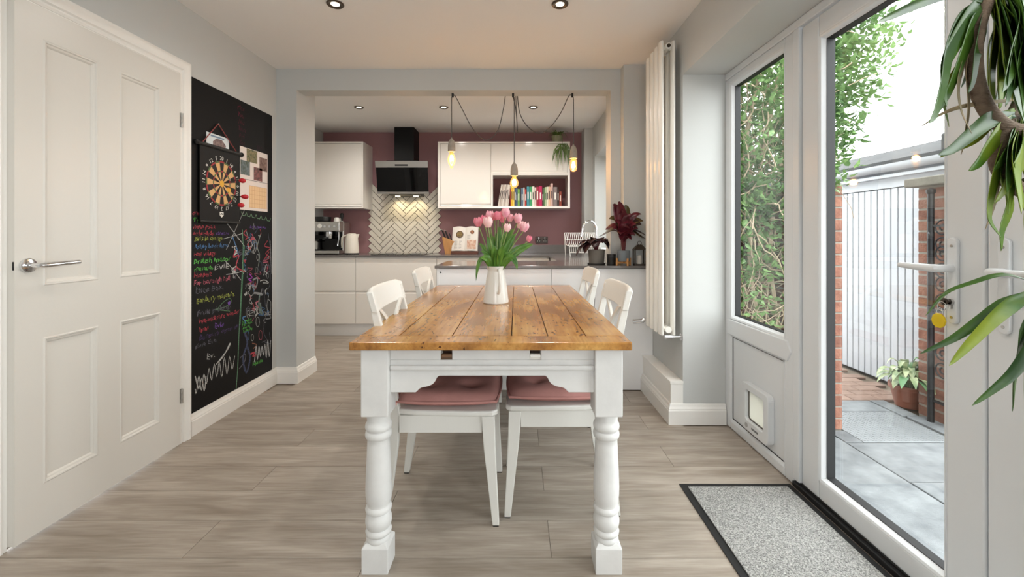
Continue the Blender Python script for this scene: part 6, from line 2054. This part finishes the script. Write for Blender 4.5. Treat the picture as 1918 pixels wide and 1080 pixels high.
# ---- ivy over the garden wall and pier
iv = thing('climbing_ivy', 'tangled green climber covering the garden wall and pier outside', 'climber', (1.75, 2.78, ZG))
M_IVY = mat('ivy_leaf', (78, 114, 64), 0.4, rgb2=(140, 170, 108), vs_=3.5, trans=0.3, rnd=0.25)
M_TWIG = mat('ivy_twig', (168, 150, 126), 0.9)
r6 = random.Random(21)


def xright(z):
    tab = [(1.40, 2.09), (1.5, 2.12), (1.61, 2.19), (1.885, 2.33), (2.06, 2.43), (2.3, 2.50), (2.65, 2.53), (3.2, 2.40)]
    if z < 1.42:
        return 1.80
    for (a, b), (c, d) in zip(tab, tab[1:]):
        if z <= c:
            return b + (d - b) * (z - a) / (c - a)
    return 2.4


def leaf_local(sz):
    rows = [[(-0.02 * sz, 0, 0), (0, 0, 0), (0.02 * sz, 0, 0)], [(-0.26 * sz, 0.25 * sz, 0.05 * sz), (0, 0.25 * sz, 0), (0.26 * sz, 0.25 * sz, 0.05 * sz)],
            [(-0.22 * sz, 0.55 * sz, 0.03 * sz), (0, 0.58 * sz, -0.02 * sz), (0.22 * sz, 0.55 * sz, 0.03 * sz)], [(-0.01 * sz, 1.0 * sz, -0.12 * sz), (0, 1.02 * sz, -0.13 * sz), (0.01 * sz, 1.0 * sz, -0.12 * sz)]]
    return rows


leaf0 = None
bulk = MB()
cnt = 0
spots = []
while len(spots) < 7600:
    z = r6.uniform(ZG + 0.0, 2.95)
    dens = 0.22 if z < 0.85 else (0.5 if z < 1.25 else 1.0)
    if r6.random() > dens:
        continue
    xr_ = xright(z)
    x = r6.uniform(1.30 if z > 1.5 else 1.345, xr_)
    if x > xr_ - 0.25 and z > 1.42 and r6.random() > (xr_ - x) / 0.25 * 0.9 + 0.12:
        continue
    y_ = 2.70 + r6.random() ** 1.5 * (0.42 if z > 1.5 else 0.24) - 0.03 * math.sin(5 * x + 3 * z)
    if z < 1.5 and x > 1.70:
        y_ = r6.uniform(2.68, 2.755)
    spots.append((y_, x, z))
spots.sort()
for n_, (y_, x, z) in enumerate(spots):
    sz = r6.uniform(0.036, 0.068)
    e = Euler((r6.uniform(2.2, 4.2), r6.uniform(-0.5, 0.5), r6.uniform(-1.3, 1.3)))
    if n_ < 300:
        if leaf0 is None:
            leaf0 = MB().sheet(leaf_local(1.0)).build('leaf', M_IVY, iv)
            o = leaf0
        else:
            o = copy_part(leaf0, iv)
        o.location = Vector((x, y_, z)) - ORG[iv]
        o.rotation_euler = e
        o.scale = (sz, sz, sz)
    else:
        m3 = e.to_matrix()
        bulk.sheet([[tuple(m3 @ Vector(p) + Vector((x, y_, z))) for p in r] for r in leaf_local(sz)])
M_IVY2 = mat('ivy_leaf_bulk', (74, 110, 60), 0.4, rgb2=(136, 168, 104), vs_=5.5, trans=0.3)
for n_ in range(4200):
    z = r6.uniform(1.46, 3.0)
    xr_ = xright(z)
    x = r6.uniform(1.85, xr_ - 0.03)
    if x > xr_ - 0.14 and r6.random() < 0.5:
        continue
    y_ = r6.uniform(2.78, 3.05)
    sz = r6.uniform(0.032, 0.058)
    m3 = Euler((r6.uniform(2.2, 4.2), r6.uniform(-0.5, 0.5), r6.uniform(-1.3, 1.3))).to_matrix()
    bulk.sheet([[tuple(m3 @ Vector(p) + Vector((x, y_, z))) for p in r] for r in leaf_local(sz)])
for n_ in range(5200):
    z = r6.uniform(0.0, 3.1)
    xr_ = xright(z) - 0.10
    x = r6.uniform(1.34, xr_)
    y_ = r6.uniform(3.08, 3.40)
    if z < 1.5 and x > 1.74:
        x = r6.uniform(1.34, 1.74)
    sz = r6.uniform(0.06, 0.10)
    m3 = Euler((r6.uniform(2.4, 4.0), r6.uniform(-0.5, 0.5), r6.uniform(-1.0, 1.0))).to_matrix()
    bulk.sheet([[tuple(m3 @ Vector(p) + Vector((x, y_, z))) for p in r] for r in leaf_local(sz)])
tag(bulk.build('foliage', M_IVY2, iv, w=1), kind='stuff')
tw = MB()
for i in range(420):
    z = ZG + 0.05 + 2.6 * r6.random() ** 1.5
    xr_ = xright(z)
    x = r6.uniform(1.33, min(1.95, xr_ - 0.1))
    y_ = r6.uniform(2.72, 2.90) if z > 1.5 or x < 1.70 else 2.745
    p = Vector((x, y_, z))
    d = Vector((r6.uniform(-0.5, 0.5), r6.uniform(-0.1, 0.1), r6.uniform(-1, 1))).normalized()
    pts = [p]
    for k in range(5):
        d = (d + Vector((r6.uniform(-0.5, 0.5), r6.uniform(-0.12, 0.12), r6.uniform(-0.5, 0.5)))).normalized()
        q = pts[-1] + d * 0.07
        q.y = min(max(q.y, 2.69), 2.755 if (q.z < 1.5 and q.x > 1.68) else 2.95)
        q.z = max(q.z, ZG + 0.01)
        q.x = max(q.x, 1.34)
        pts.append(q)
    tw.tube(pts, r6.uniform(0.0015, 0.0045), 4)
tag(tw.build('twigs', M_TWIG, iv, w=1), kind='stuff')
for i in range(4):
    x = 1.42 + i * 0.13
    MB().tube(smooth_path([(x, 2.80, ZG), (x + 0.03, 2.82, 0.5), (x - 0.04, 2.80, 1.0), (x + 0.06, 2.84, 1.6), (x + 0.2, 2.88, 2.2)], 4), [0.014] * 17, 6).build('trunk', M_TWIG, iv, w=1, smooth=True)
